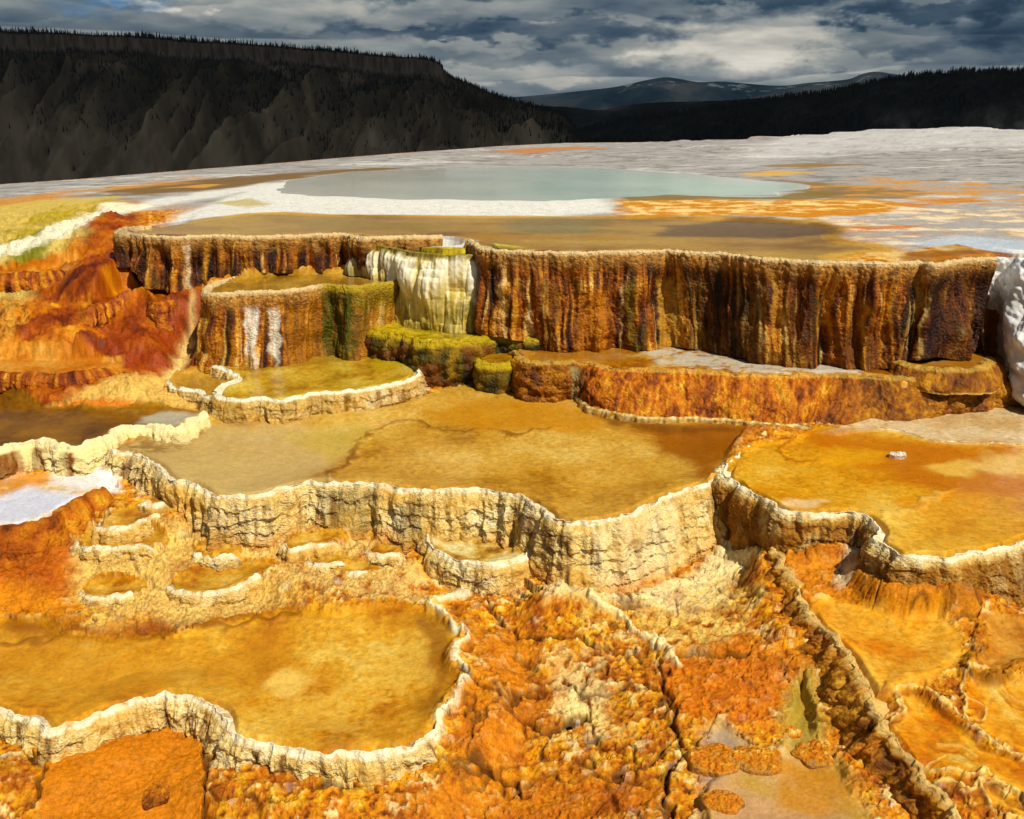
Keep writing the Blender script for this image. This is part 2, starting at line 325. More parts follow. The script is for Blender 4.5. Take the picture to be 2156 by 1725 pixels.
W['fore'] = pairs([(-500,1440,-500,1502),(-260,1462,-260,1524),(-80,1476,-80,1540),(0,1496,0,1561),(20,1508,24,1563),(66,1511,60,1568),(95,1536,84,1594),(136,1533,120,1600),(170,1520,168,1582),(218,1499,235,1555),(272,1480,290,1540),(330,1469,345,1534),(374,1467,385,1536),(415,1473,412,1550),(452,1494,438,1575),(472,1520,452,1597),(486,1547,478,1612),(527,1564,525,1616),(578,1572,580,1622),(629,1584,635,1634),(680,1594,690,1641),(714,1585,728,1638),(758,1587,765,1640),(809,1588,820,1643),(853,1578,866,1630),(882,1563,900,1606),(911,1543,928,1580),(927,1518,942,1546),(930,1496,950,1516),(955,1474,976,1490),(969,1452,990,1466),(985,1425,1004,1436),(964,1410,984,1417),(953,1390,974,1398),(963,1363,984,1370),(980,1342,998,1349),(957,1330,976,1336),(936,1306,954,1312),(908,1278,926,1282)], Z_FORE, None, .05)
W['forefront'] = (W['fore'][0][:29], W['fore'][1][:29])
W['gully'] = pairs([(1640,1150,0.3,1622,1165,None),(1632,1160,0.3,1616,1180,None),(1650,1183,0.29,1620,1212,None),(1676,1226,0.275,1626,1245,None),(1684,1262,0.26,1646,1293,None),(1722,1311,0.25,1662,1325,None),(1745,1332,0.245,1666,1369,None),(1783,1376,0.243,1700,1409,None),(1803,1405,0.24,1704,1455,None),(1834,1459,0.225,1716,1497,None),(1832,1484,0.2,1746,1533,None),(1850,1513,0.19,1758,1567,None),(1884,1553,0.18,1790,1590,None),(1908,1588,0.172,1814,1622,None),(1925,1616,0.155,1843,1655,None),(1956,1650,0.135,1884,1690,None),(1992,1686,0.11,1922,1730,None),(2040,1740,0.09,1980,1790,None)], None, None, .04)
W['whitebasin'] = pairs([(-500,1135,-500,1225),(-260,1128,-260,1218),(-80,1120,-80,1210),(0,1112,0,1206),(68,1104,66,1200),(112,1088,116,1185),(140,1070,150,1150),(180,1047,196,1105),(225,1030,236,1062)], Z_WHITE, None, .16)
W['oterlow'] = pairs([(-100,790,-100,818),(0,785,0,810),(60,787,62,814),(120,788,124,813),(180,783,190,804),(225,774,242,790),(258,762,284,770)], .73, None, .05)
W['oterupper'] = pairs([(-100,584,-100,634),(0,577,0,626),(50,575,55,622),(100,574,108,618),(150,568,158,604),(190,564,200,590)], 1.28, None, .10)
W['otermid'] = pairs([(170,656,150,700),(205,642,196,690),(250,633,246,682),(300,628,304,688),(330,640,345,702),(380,628,396,692),(424,620,432,682)], 1.15, None, .12)
W['whitefall'] = pairs([(2062,552,2050,735),(2085,543,2072,752),(2129,543,2118,792),(2160,548,2160,836),(2220,556,2230,852),(2300,560,2320,860),(2420,560,2440,860),(2600,562,2620,860),(2900,565,2900,860)], 1.75, .66)
W['ledge'] = pairs([(1882,742,1874,764),(1888,756,1882,785),(1904,766,1898,796),(1940,774,1936,808),(1990,779,1990,815),(2045,778,2050,815),(2078,768,2092,806),(2090,752,2110,790)], .90, .80)
W['crust'] = pairs([(1212,834,0.518,1208,836,0.496),(1222,842,0.518,1216,846,0.496),(1236,853,0.518,1230,858,0.496),(1270,863,0.518,1266,868,0.496),(1319,872,0.518,1316,877,0.496),(1370,879,0.518,1368,884,0.496),(1466,879,0.518,1466,884,0.496),(1540,883,0.518,1540,888,0.496),(1610,890,0.518,1608,895,0.496),(1700,898,0.528,1698,905,0.506),(1722,907,0.528,1720,914,0.506),(1758,911,0.528,1758,918,0.506),(1798,906,0.528,1800,913,0.506),(1815,900,0.528,1818,907,0.506),(1860,902,0.545,1860,909,0.523),(1902,908,0.545,1900,915,0.523),(1956,926,0.545,1954,933,0.523),(2010,931,0.545,2010,938,0.523),(2064,933,0.545,2064,940,0.523),(2156,936,0.545,2156,943,0.523),(2240,942,0.545,2240,949,0.523),(2450,945,.545,2450,952,.523),(2750,945,.545,2750,952,.523)], .545, .52)
SMALL = {  # little rimstone basins on the slope under the long rim
 'b1': ([(206,1088,200,1100),(203,1104,200,1125),(231,1112,230,1134),(272,1106,274,1130),(298,1094,302,1118),(343,1080,348,1105),(382,1068,390,1092)], .31, [(380,1055),(300,1060),(240,1072)]),
 'b2': ([(180,1122,164,1135),(164,1140,156,1160),(174,1150,172,1176),(221,1153,221,1180),(272,1150,274,1180),(323,1144,326,1172),(357,1134,364,1160)], .22, [(350,1118),(280,1112),(220,1114)]),
 'b3': ([(185,1226,172,1232),(170,1238,162,1252),(178,1252,174,1270),(204,1258,204,1276),(245,1253,245,1270),(282,1247,286,1266),(312,1238,320,1254)], .09, [(310,1222),(260,1214),(215,1216)]),
 'b4': ([(372,1208,360,1216),(358,1222,350,1238),(362,1237,358,1256),(382,1246,384,1270),(425,1249,428,1276),(476,1243,480,1276),(520,1222,526,1258),(551,1205,560,1238),(590,1190,598,1214)], .11, [(580,1180),(500,1178),(420,1190)]),
 'b5': ([(600,1132,590,1140),(592,1144,588,1162),(612,1154,612,1180),(646,1148,648,1184),(690,1142,694,1186),(735,1124,742,1166)], .20, [(720,1112),(660,1118),(620,1122)]),
 'b7': ([(404,1150,398,1160),(408,1162,404,1178),(440,1172,440,1192),(480,1170,482,1190),(512,1158,518,1174)], .17, [(505,1148),(450,1144)]),
 'b8': ([(640,1168,634,1176),(646,1180,642,1194),(676,1188,676,1206),(712,1184,714,1202),(738,1172,744,1186)], .13, [(730,1162),(680,1160)]),
 'b9': ([(772,1148,766,1156),(778,1160,774,1176),(806,1168,806,1188),(838,1162,842,1180),(856,1150,864,1164)], .15, [(850,1140),(806,1138)]),
 'b11': ([(300,1048,294,1056),(306,1058,302,1072),(334,1060,336,1076),(360,1050,366,1062)], .34, [(354,1042),(322,1042)]),
 'b6': ([(705,1195,702,1205),(712,1204,712,1218),(760,1208,762,1226),(800,1196,806,1212)], .10, [(790,1180),(740,1178)]),
}
for k, (rows, z, back) in SMALL.items(): W[k] = pairs(rows, z, None, .03)
def lipxy(k): return W[k][0][:, :2]

# ------------------------------------------------------------------ the lie of the land
NC = 1760
ys = [1.7]
while ys[-1] < 95: ys.append(ys[-1] + min(1.1 * ys[-1] ** 2 / 2661, 0.0065 * ys[-1]))
YS = np.array(ys); US = np.linspace(-1.1, 1.1, NC)
GX = (YS[:, None] * US[None, :]).astype(np.float32); GY = np.repeat(YS[:, None], NC, 1).astype(np.float32)
def gsample(F, x, y):
    r = np.clip(np.interp(y, YS, np.arange(len(YS))), 0, len(YS) - 1.001); c = np.clip((x / y + 1.1) / 2.2 * (NC - 1), 0, NC - 1.001)
    i = r.astype(int); j = c.astype(int); a = r - i; b = c - j
    return (F[i, j] * (1 - b) + F[i, j + 1] * b) * (1 - a) + (F[i + 1, j] * (1 - b) + F[i + 1, j + 1] * b) * a
def rbf(ctrl):
    C = np.array(ctrl, float); n = len(C)
    D = np.hypot(C[:, None, 0] - C[None, :, 0], C[:, None, 1] - C[None, :, 1])
    A = np.zeros((n + 1, n + 1)); A[:n, :n] = -D; A[:n, n] = A[n, :n] = 1; A[:n, :n] -= np.eye(n) * 0.02
    w = np.linalg.solve(A, np.r_[C[:, 2], 0])
    def f(X, Y):
        r = np.full(X.shape, w[n], np.float32)
        for k in range(n): r -= np.float32(w[k]) * np.hypot(X - np.float32(C[k, 0]), Y - np.float32(C[k, 1]))
        return r
    return f
def cpts(rows): return [tuple(at(x, y, z)) for x, y, z in rows]
LOW = cpts([(-200,1725,-.2),(0,1725,-.22),(250,1725,-.22),(500,1725,-.24),(800,1725,-.24),(1100,1725,-.22),(1400,1725,-.08),(1600,1725,-.02),(1850,1725,.01),(450,1680,-.22),(800,1690,-.22),(1000,1600,-.16),(1000,1540,-.12),(1020,1500,-.10),(1020,1430,-.09),(1020,1380,-.08),(1040,1310,-.06),(1200,1600,-.15),(1300,1450,-.03),(1200,1330,.02),(1400,1600,-.05),(1500,1500,.03),(1450,1350,.05),(1600,1600,.0),(1650,1700,-.01),(1700,1640,.0),(1600,1400,.09),(1660,1480,.06),(1550,1250,.07),(1600,1200,.09),
  (200,1320,.02),(450,1300,.02),(650,1270,.03),(0,1290,.03),(-150,1300,.03),(60,1230,.08),(130,1215,.09),(330,1200,.13),(100,1330,-.02),(450,1180,.15),(640,1215,.08),(800,1240,.05),(660,1100,.22),
  (-200,1000,.36),(1520,1060,.3),(1535,1120,.15),(1880,1240,.25),(60,1050,.34),(200,1005,.38),(-100,880,.5),(0,822,.58),(100,835,.57),(240,850,.57),(340,835,.6),(400,790,.66),(430,865,.56),(250,800,.68),(0,800,.60),(-100,800,.60),(0,770,.68),(150,775,.70),(100,812,.58),(200,800,.60),(300,720,.86),(400,690,.93),(0,715,.88),(150,690,.98),(300,640,1.08),(400,630,1.1),(0,640,1.05),(150,610,1.16),(280,590,1.2),(0,575,1.25),(150,560,1.33),(235,530,1.45),(0,540,1.4),(60,525,1.47),(245,578,1.27),(262,592,1.24),(228,572,1.27),(288,612,1.19),(240,600,1.2),(200,500,1.6),(0,500,1.52),(100,470,1.63),(0,430,1.64),(200,430,1.72),(300,455,1.74),(-250,560,1.2),(-250,470,1.5),(-250,700,.85),
  (430,590,1.15),(500,572,1.27),(620,570,1.3),(720,568,1.3),(790,580,1.22),(780,730,.7),(600,700,.7),(1150,700,.82),(1400,700,.8),(1750,740,.8),(1950,715,.9),(2030,735,.85),(2120,830,.6),(2250,860,.55),(2300,700,.9),(1000,850,.45),(1900,920,.5),(2300,930,.5),(1750,1190,.26),(1700,1170,.27),(1780,1150,.3),(1820,1180,.29),(1800,1230,.27),(1740,1252,.25),(1800,1268,.25),(1900,1290,.25),(1985,1285,.26),(1690,1250,.26),(2060,1275,.28),(2156,1300,.26),(2600,1330,.26),(2040,1345,.25),(2050,1400,.245),(2010,1300,.26),(1950,1262,.29),(2000,1262,.3),(2030,1430,.22),(2600,1500,.2),(2600,1750,.1),(2100,1740,.1),(1980,1640,.14),(2050,1540,.185),(1900,1480,.2)])
for k in ('fore', 'mid', 'right', 'cup', 'gully', 'whitebasin', 'brown', 'upleft', 'b2', 'b4'):
    B = W[k][1]; LOW += [tuple(b) for b in B[::2]]
UPP = cpts([(600,480,1.73),(1000,480,1.73),(1500,490,1.73),(300,484,1.74),(930,520,1.70),(450,430,1.77),(590,415,1.80),(800,430,1.80),(1000,440,1.79),(1280,440,1.79),(1500,440,1.81),(1900,445,1.82),(2156,450,1.83),(1900,500,1.775),(2156,520,1.78),(1830,540,1.77),(2050,530,1.77),(2120,540,1.76),(2400,520,1.76),(300,400,1.77),(560,360,1.80),(700,345,1.80),(1000,345,1.83),(1300,345,1.84),(1720,390,1.84),(2000,400,1.86),(2300,400,1.9),(0,400,1.66),(0,388,1.6),(300,365,1.7),(540,347,1.76),(860,322,1.86),(1050,308,1.9),(1200,302,1.92),(1560,297,2.0),(1650,290,2.15),(1780,277,2.42),(2000,269,2.6),(2156,272,2.55),(2400,276,2.5),(1500,320,1.92),(1800,320,2.0),(2156,330,2.05),(1900,300,2.22),(-300,420,1.5),(-300,400,1.45)])
print('terrain points', GX.shape)
HL = rbf(LOW)(GX, GY); HU = rbf(UPP)(GX, GY)
nA = fbm(GX / .9, GY / .9, 1, 4); nB = fbm(GX / .22, GY / .22, 2, 4); nC = fbm(GX / .06, GY / .06, 3, 3)
wx = GX + .10 * perlin(GX / .25, GY / .25, 50) + .03 * perlin(GX / .07, GY / .07, 51)
wy = GY + .10 * perlin(GX / .25, GY / .25, 52) + .03 * perlin(GX / .07, GY / .07, 53)

# stepped orange flows on the left: the slope is cut into rounded risers and treads
def treads(H, step, sharp, ph):
    q = (H + ph) / step; f = q - np.floor(q)
    return (np.floor(q) + sst(.5 - sharp, .5 + sharp, f)) * step - ph
SLOPE = sdf(GX, GY, poly([(-300,520),(60,535),(250,520),(330,600),(430,605),(408,760),(330,800),(100,835),(-300,850)], 1.0), 1.0)
ms = sst(-.2, .3, SLOPE)
HT = treads(HL + .03 * nA + .03 * nB, .10, .34, .03)
HL = HL * (1 - ms) + (.35 * HL + .65 * HT) * ms + ms * (.02 * nB + .025 * fbm(GX / .09, GY / .07, 15, 4) + .03 * fbm(GX / .3, GY / .14, 12, 4))

PLATEAU = np.vstack([lipxy('upleft'), lipxy('drape')[3:], lipxy('upright')[2:], poly([(2085,546),(2129,543),(2200,548),(2500,560)], Z_UP), [[60, 12], [90, 95], [-90, 95], [-17, 14]], poly([(-200,430),(0,425),(140,440),(330,455)], 1.7)])
# the left rear of the plateau runs out in a soft slope, so blend there
sp = sdf(GX, GY, PLATEAU, 2.0)
soft = sst(-5.2, -3.6, GX) * sst(15, 12, GY) + 0 * GX
wid = .10 * soft + .9 * (1 - soft)
mp_ = np.clip(sst(0, 1, (sp - .15) / wid), 0, 1)
# an apron of plateau depth where the wall hides the step
H = HL * (1 - mp_) + HU * mp_
H0 = H.copy()
OWN = np.zeros(GX.shape, np.int16); OWNERS = ['ground']
WET = np.full(GX.shape, .25, np.float32); ROUGH = np.ones(GX.shape, np.float32)
def box(P, g):
    """the block of terrain points that an outline can touch"""
    y0, y1 = P[:, 1].min() - g, P[:, 1].max() + g
    i0, i1 = np.searchsorted(YS, [y0, y1]); i0 = max(0, i0 - 1); i1 = min(len(YS), i1 + 1)
    if i1 - i0 < 2: return None
    yy = np.maximum(YS[i0], .1); xs = np.r_[(P[:, 0] - g) / yy, (P[:, 0] + g) / yy, (P[:, 0] - g) / max(y1, .1), (P[:, 0] + g) / max(y1, .1)]
    j0, j1 = np.searchsorted(US, [xs.min(), xs.max()]); j0 = max(0, j0 - 1); j1 = min(NC, j1 + 1)
    if j1 - j0 < 2: return None
    return (slice(i0, i1), slice(j0, j1))
def basin(name, P, z, depth, edge=.25, w=.08, warp=0.0, wet=.6, rough=.1, off=.0, own=True):
    global H
    b = box(P, .6); gx = GX[b]; gy = GY[b]
    s = sdf(gx + warp * perlin(gx / .3, gy / .3, 91), gy + warp * perlin(gx / .3, gy / .3, 92), P, 1.5)
    m = sst(off, off + w, s)
    if z < 1.6: m = m * (1 - mp_[b]); s = np.where(mp_[b] > .5, -1, s)
    H[b] = H[b] * (1 - m) + (z - depth * sst(0, edge, s - off)) * m
    WET[b] = WET[b] * (1 - m) + wet * m; ROUGH[b] = ROUGH[b] * (1 - m) + rough * m
    if own: OWNERS.append(name); OWN[b][s > off + .004] = len(OWNERS) - 1
POOLS = {}
def carve(k, out=.10, blend=.25):
    """bring the ground to the foot of a wall"""
    L, B = catmull(W[k][0], 6), catmull(W[k][1], 6)
    T = np.gradient(B[:, :2], axis=0); T /= np.linalg.norm(T, axis=1)[:, None] + 1e-9; N = np.stack([T[:, 1], -T[:, 0]], 1)
    ring = np.vstack([L[:, :2], (B[:, :2] + out * N)[::-1]]); b = box(ring, .4 + blend)
    if b is None: return
    gx, gy = GX[b], GY[b]; sd = sdf(gx, gy, ring, .4 + blend); best = np.full(gx.shape, 9., np.float32); zt = np.zeros(gx.shape, np.float32)
    for p in B[::3]:
        d = (gx - p[0]) ** 2 + (gy - p[1]) ** 2; q = d < best; best = np.where(q, d, best); zt = np.where(q, p[2], zt)
    m = sst(-blend, .0, sd)
    TL = np.gradient(L[:, :2], axis=0); TL /= np.linalg.norm(TL, axis=1)[:, None] + 1e-9; best = np.full(gx.shape, 9., np.float32); side = np.zeros(gx.shape, np.float32)
    for p, tl in zip(L[::2], TL[::2]):
        d = (gx - p[0]) ** 2 + (gy - p[1]) ** 2; q = d < best; best = np.where(q, d, best); side = np.where(q, (gx - p[0]) * tl[1] - (gy - p[1]) * tl[0], side)
    m = m * sst(-.03, .03, side) * (1 - mp_[b]); H[b] = H[b] * (1 - m) + zt * m
pz = poly([(205,540),(250,535),(300,558),(335,600),(290,630),(230,612),(195,585)], 1.25); b_ = box(pz, .4); m_ = sst(-.2, .1, sdf(GX[b_], GY[b_], pz, .6)); H[b_] = H[b_] * (1 - m_) + m_ * (1.27 + .30 * (GY[b_] - 10.2) + .03 * nB[b_])
for k in ('upleft', 'upright', 'drape', 'oterupper', 'otermid', 'oterlow', 'upleft', 'ped', 'shelf', 'ledge', 'green', 'knob', 'yel', 'side', 'brown', 'right', 'mid', 'whitebasin', 'cup', 'fore', 'gully', 'b1', 'b2', 'b3', 'b4', 'b5', 'b6', 'b7', 'b8', 'b9', 'b11'): carve(k, *((.03, .12) if k in ('right', 'gully') else (.08, .7) if k == 'upleft' else ()))
def closed(k, back, z): return np.vstack([catmull(lipxy(k), 6), poly(back, z)])
P = POOLS['mid'] = closed('mid', [(1545,955),(1570,925),(1640,905),(1720,890),(1560,870),(1400,862),(1300,840),(1225,825),(1100,815),(950,810),(890,830),(830,845),(700,865),(560,872),(460,868),(440,880),(330,912),(245,930)], Z_MID)
basin('mid', P, Z_MID, .05, .5, warp=.0)
P = POOLS['brown'] = closed('brown', [(440,862),(330,848),(240,858),(100,856),(60,835),(0,818),(-80,815),(-500,820)], Z_BROWN)
basin('brown', P, Z_BROWN, .05, .4, wet=.7)
P = POOLS['right'] = closed('right', [(2700,945),(2250,940),(2160,930),(2064,928),(1956,920),(1902,902),(1812,892),(1704,892)], Z_RIGHT)
basin('right', P, Z_RIGHT, .03, .5)
P = POOLS['pink'] = np.vstack([poly([(1720,905),(1758,911),(1800,905),(1860,902),(1902,907),(1956,925),(2010,930),(2064,932),(2156,935),(2250,942),(2700,945),(2700,800),(2300,800),(2156,815),(2070,835),(1960,850),(1840,872)], .56)])
basin('pink', P, .545, .012, .2, w=.03, wet=.8, rough=.15)
P = POOLS['shelf'] = closed('shelf', [(2750,740),(2250,740),(2100,735),(2040,725),(1985,705),(1915,715),(1850,755),(1700,752),(1600,745),(1480,715),(1380,710),(1200,715),(1150,715),(1090,725)], Z_SHELF)
basin('shelf', P, Z_SHELF, .01, .3, wet=.6, rough=.35)
P = POOLS['oterlow'] = closed('oterlow', [(262,758),(180,752),(60,750),(-100,752)], .73); basin('oterlow', P, .735, .015, .2, w=.16, wet=.7, rough=.2)
P = POOLS['oterupper'] = closed('oterupper', [(195,558),(150,560),(60,564),(-100,568)], 1.28); basin('oterupper', P, 1.285, .01, .2, w=.22, wet=.5, rough=.4)
P = POOLS['otermid'] = closed('otermid', [(420,600),(330,606),(250,610),(190,630)], 1.15); basin('otermid', P, 1.16, .02, .2, w=.12, wet=.7, rough=.6)
P = POOLS['ledge'] = closed('ledge', [(2060,738),(1990,722),(1920,735)], .90)
basin('ledge', P, .90, .012, .2, w=.05, wet=.7, rough=.4)
P = POOLS['yel'] = closed('yel', [(860,760),(800,740),(740,725),(600,735),(470,752)], Z_YEL)
basin('yel', P, Z_YEL, .035, .3, wet=.7)
P = POOLS['side'] = closed('side', [(462,815),(495,800),(470,778),(440,775)], Z_SIDE)
basin('side', P, Z_SIDE, .03, .15, w=.05)
P = POOLS['green'] = closed('green', [(1100,680),(1000,672),(900,668),(830,672)], Z_GRN)
basin('green', P, Z_GRN + .01, .02, .3, wet=.6, rough=.4)
P = POOLS['knob'] = closed('knob', [(1040,738)], Z_KNOB)
basin('knob', P, Z_KNOB + .02, .0, .2, w=.05, wet=.7, rough=.3)
P = POOLS['ped'] = closed('ped', [(760,573),(640,575),(560,578)], Z_PED)
basin('ped', P, Z_PED, .02, .25, wet=.7)
P = POOLS['whitebasin'] = closed('whitebasin', [(258,1000),(200,985),(120,995),(0,1000),(-80,1010),(-500,1020)], Z_WHITE)
basin('whitebasin', P, Z_WHITE, .012, .3, wet=.7, rough=.2)
P = POOLS['cup'] = closed('cup', [(1090,1120),(1000,1112),(940,1110)], Z_CUP)
basin('cup', P, Z_CUP, .04, .18, w=.05)
for k, (rows, z, back) in SMALL.items():
    P = POOLS[k] = closed(k, back, z); basin(k, P, z, .03, .14, w=.05)
P = POOLS['fore'] = closed('fore', [(830,1268),(720,1282),(600,1282),(480,1300),(380,1330),(240,1345),(140,1330),(110,1302),(60,1300),(-80,1296),(-500,1296)], Z_FORE)
basin('fore', P, Z_FORE, .05, .4, warp=.04)
P = POOLS['rpoolA'] = np.vstack([poly([(1684,1262),(1722,1311),(1745,1332),(1783,1376),(1803,1405),(1834,1459),(1880,1452),(1930,1440),(1985,1425),(2016,1400),(2030,1384),(2040,1350),(2020,1318),(1985,1290),(1900,1292),(1800,1270),(1740,1255)], .24)])
basin('rpoolA', P, .24, .03, .25, w=.06, warp=.03, wet=.6)
P = POOLS['rpoolB'] = poly([(1850,1513),(1884,1553),(1908,1590),(1916,1606),(1972,1617),(2046,1629),(2072,1622),(2118,1657),(2156,1675),(2600,1830),(2600,1760),(2156,1606),(2114,1588),(2078,1572),(2018,1524),(1962,1484),(1942,1466),(1920,1460),(1896,1466),(1896,1482),(1910,1500)], .17)
basin('rpoolB', P, .17, .025, .2, w=.05, wet=.6)
P = POOLS['rpoolC'] = poly([(2030,1441),(2030,1477),(2038,1512),(2064,1538),(2118,1571),(2156,1589),(2600,1760),(2600,1440),(2156,1430),(2086,1436),(2050,1424)], .20)
basin('rpoolC', P, .20, .025, .2, w=.05, wet=.6)
P = POOLS['rpoolD'] = poly([(2040,1300),(2066,1312),(2068,1335),(2066,1362),(2050,1390),(2090,1422),(2140,1400),(2600,1360),(2600,1300),(2156,1300),(2090,1290)], .25)
basin('rpoolD', P, .25, .03, .15, w=.06, wet=.7)
P = POOLS['rpoolE'] = poly([(1930,1622),(1966,1650),(2016,1659),(2046,1672),(2066,1664),(2080,1690),(2160,1722),(2560,1850),(2560,1820),(2152,1696),(2086,1660),(2008,1640),(1974,1634)], .13)
basin('rpoolE', P, .13, .015, .1, w=.04, wet=.6)
GPOOL = [(1480,1640),(1510,1600),(1480,1540),(1520,1520),(1590,1570),(1640,1560),(1660,1500),(1700,1450),(1730,1540),(1770,1600),(1800,1650),(1830,1760),(1500,1760)]
P = POOLS['violet'] = catmull(np.c_[poly(GPOOL + GPOOL[:1], .0), np.zeros(len(GPOOL) + 1)], 6)[:-1, :2]
basin('violet', P, .0, .02, .2, w=.05, warp=.05, wet=.8, rough=.12)
# upper level: the tan basin behind the long wall and the milky spring pool
P = POOLS['upper'] = np.vstack([lipxy('upleft')[1:-2], poly([(860,503),(935,503),(955,506),(1000,515)], Z_UP), lipxy('upright')[2:-7], poly([(1776,543),(1819,535),(1866,531),(1905,528),(1850,515),(1790,508),(1775,500),(1790,485),(1720,468),(1500,459),(1300,457),(1000,455),(700,452),(600,447),(520,449),(430,458),(340,472)], Z_UP)])
basin('upper', P, Z_UP, .03, .5, w=.08, off=.13, wet=.7, rough=.05)
P = catmull(np.c_[poly([(585,398),(640,412),(800,420),(1000,422),(1180,424),(1290,418),(1450,412),(1600,416),(1650,410),(1690,398),(1640,385),(1500,372),(1380,362),(1180,352),(960,355),(760,362),(640,378),(585,398)], 1.82), np.zeros(18)], 8)[:-1, :2]
ii = np.arange(len(P)); P = POOLS['spring'] = P + np.stack([.55 * fbm(ii / 9., ii * 0 + 3., 660, 4), .45 * fbm(ii / 7., ii * 0 + 9., 661, 4)], 1)
b_ = box(P, 1.2); s_ = sdf(GX[b_], GY[b_], P, 1.5); m_ = sst(-1.1, -.02, s_); H[b_] = H[b_] * (1 - m_) + 1.829 * m_
SPRINGD = (b_, s_)
basin('spring', P, 1.828, .08, 1.2, w=.7, off=-.25, wet=.6, rough=.05)
# the outer edge of the plateau, beyond it the ground falls away
edge = at([-400,-150,0,150,300,540,700,860,1050,1200,1400,1560,1600,1650,1720,1780,1900,2000,2156,2350,2600], [398,393,386,378,366,347,333,321,308,301,298,296,291,289,283,276,270,268,272,276,280],
          [1.5,1.56,1.62,1.66,1.7,1.76,1.81,1.86,1.9,1.92,1.95,2.0,2.06,2.14,2.3,2.44,2.56,2.6,2.55,2.5,2.5])[:, :2]
RIMLINE = np.vstack([edge, [[60, 20], [40, -5], [-40, -5], [-40, 12]]])
se = sdf(GX, GY, RIMLINE, 40.0)
H -= np.where(se < 0, .75 * (-se) ** 1.0, 0) + .15 * sst(1.2, 0, se) * sst(20, 24, GY) * 0
ROUGH = ROUGH * 1.0

# surface detail
ROUGH = ROUGH * (1 - .8 * mp_)
near = sst(16, 8, GY)
vx_ = GX + .02 * nB; vy_ = GY + .02 * nC
vx_ = GX + .012 * nC + .02 * nB; vy_ = GY + .012 * nC
b1, b1b, b1id = worley(vx_ / .042, vy_ / .036, 5); b2, b2b, bid = worley(vx_ / .11, vy_ / .09, 6); b3, _, b3id = worley(GX / .021, GY / .019, 7)
nD = fbm(GX / .045, GY / .04, 13, 4, .6); nE = fbm(GX / .13, GY / .11, 14, 4, .55)
dens = sst(-.15, .4, fbm(GX / .45, GY / .45, 10, 3))
dome = lambda f, r: np.maximum(0, 1 - (f / r) ** 2)
lump = dome(b1, .55) * .011 * (b1id > .4) * (.25 + dens) + dome(b2, .45) * .016 * (bid > .72) + dome(b3, .5) * .004 * (b3id > .4)
crust = treads(nE * .035 + nD * .012 + nA * .03, .018, .06, .0)
RUB = sst(.2, .9, ROUGH) * near
H += RUB * (lump * .4 + crust * .5 + .006 * nD + .003 * nE)
H += ms * (OWN == 0) * (.035 * fbm(GX / .13, GY / .08, 15, 4) + .03 * fbm(GX / .35, GY / .16, 16, 3) + .02 * np.maximum(0, .55 - worley(GX / .09, GY / .07, 17)[0]))
H += (1 - RUB) * near * (.004 * nB + .0015 * nC) + (1 - near) * sst(.5, .9, ROUGH) * (.03 * fbm(GX / 1.4, GY / .9, 8, 4) + .02 * np.maximum(0, fbm(GX / .5, GY / .4, 9, 3)))
# sinter ledges on the far mound
far = sst(24, 30, GY) * sst(-2, 2, GX)
H = H * (1 - far) + far * (treads(H + .02 * nA, .12, .18, .0))

# ------------------------------------------------------------------ colour of the ground
n3 = fbm(GX / .35, GY / .35, 20, 5, .6); n4 = fbm(GX / .10, GY / .09, 21, 5, .65); n5 = fbm(GX / 1.6, GY / 1.6, 22, 4)
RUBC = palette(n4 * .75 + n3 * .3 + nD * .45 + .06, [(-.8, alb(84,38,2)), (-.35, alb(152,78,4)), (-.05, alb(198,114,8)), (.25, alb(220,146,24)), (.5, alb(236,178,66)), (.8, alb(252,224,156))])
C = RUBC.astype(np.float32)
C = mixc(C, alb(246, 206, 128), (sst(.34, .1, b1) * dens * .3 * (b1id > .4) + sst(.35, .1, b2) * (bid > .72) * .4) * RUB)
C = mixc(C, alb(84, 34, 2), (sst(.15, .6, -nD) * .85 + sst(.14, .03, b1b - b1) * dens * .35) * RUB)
C = mixc(C, alb(252, 228, 176), sst(.2, .6, nE + .6 * nD) * .65 * RUB)
C = mixc(C, alb(196, 172, 160), sst(.45, .8, fbm(GX / .16, GY / .12, 23, 4) + .3 * nA) * .7 * RUB)
GONLY = [False]
def paint(pts, z, rgb, soft=.12, warp=.15, op=1.0, sc=.3, seed=70, pat=None, wet=None, world=False, g=False):
    """stain of one colour with a ragged edge; pat: optional 0..1 field that breaks it up"""
    global C
    Pw = pts if world else poly(pts, z)
    b = box(Pw, soft + warp * 1.5)
    if b is None: return
    s = sdf(GX[b], GY[b], Pw, max(1.0, soft * 3 + warp * 3)) + warp * fbm(GX[b] / sc, GY[b] / sc, seed, 4)
    m = sst(-soft, soft, s) * op
    if pat is not None: m = m * pat[b]
    if g or GONLY[0]: m = m * (OWN[b] == 0)
    C[b] = mixc(C[b], alb(*rgb), m)
    if wet is not None: WET[b] = WET[b] * (1 - m) + wet * m
pt = lambda n, a, b: sst(a, b, n)
nf = fbm(GX / 5.0, GY / 2.2, 30, 5, .6); nf2 = fbm(GX / 1.5, GY / .8, 31, 5, .6); nf3 = fbm(GX / .5, GY / .35, 32, 4, .6)
FARP = np.vstack([edge, [[80, 60], [60, 9], [14, 8.5]], poly([(2085,546),(1900,535),(1700,470),(1300,450),(800,446),(560,440),(300,430),(100,410),(-300,420)], 1.78)])
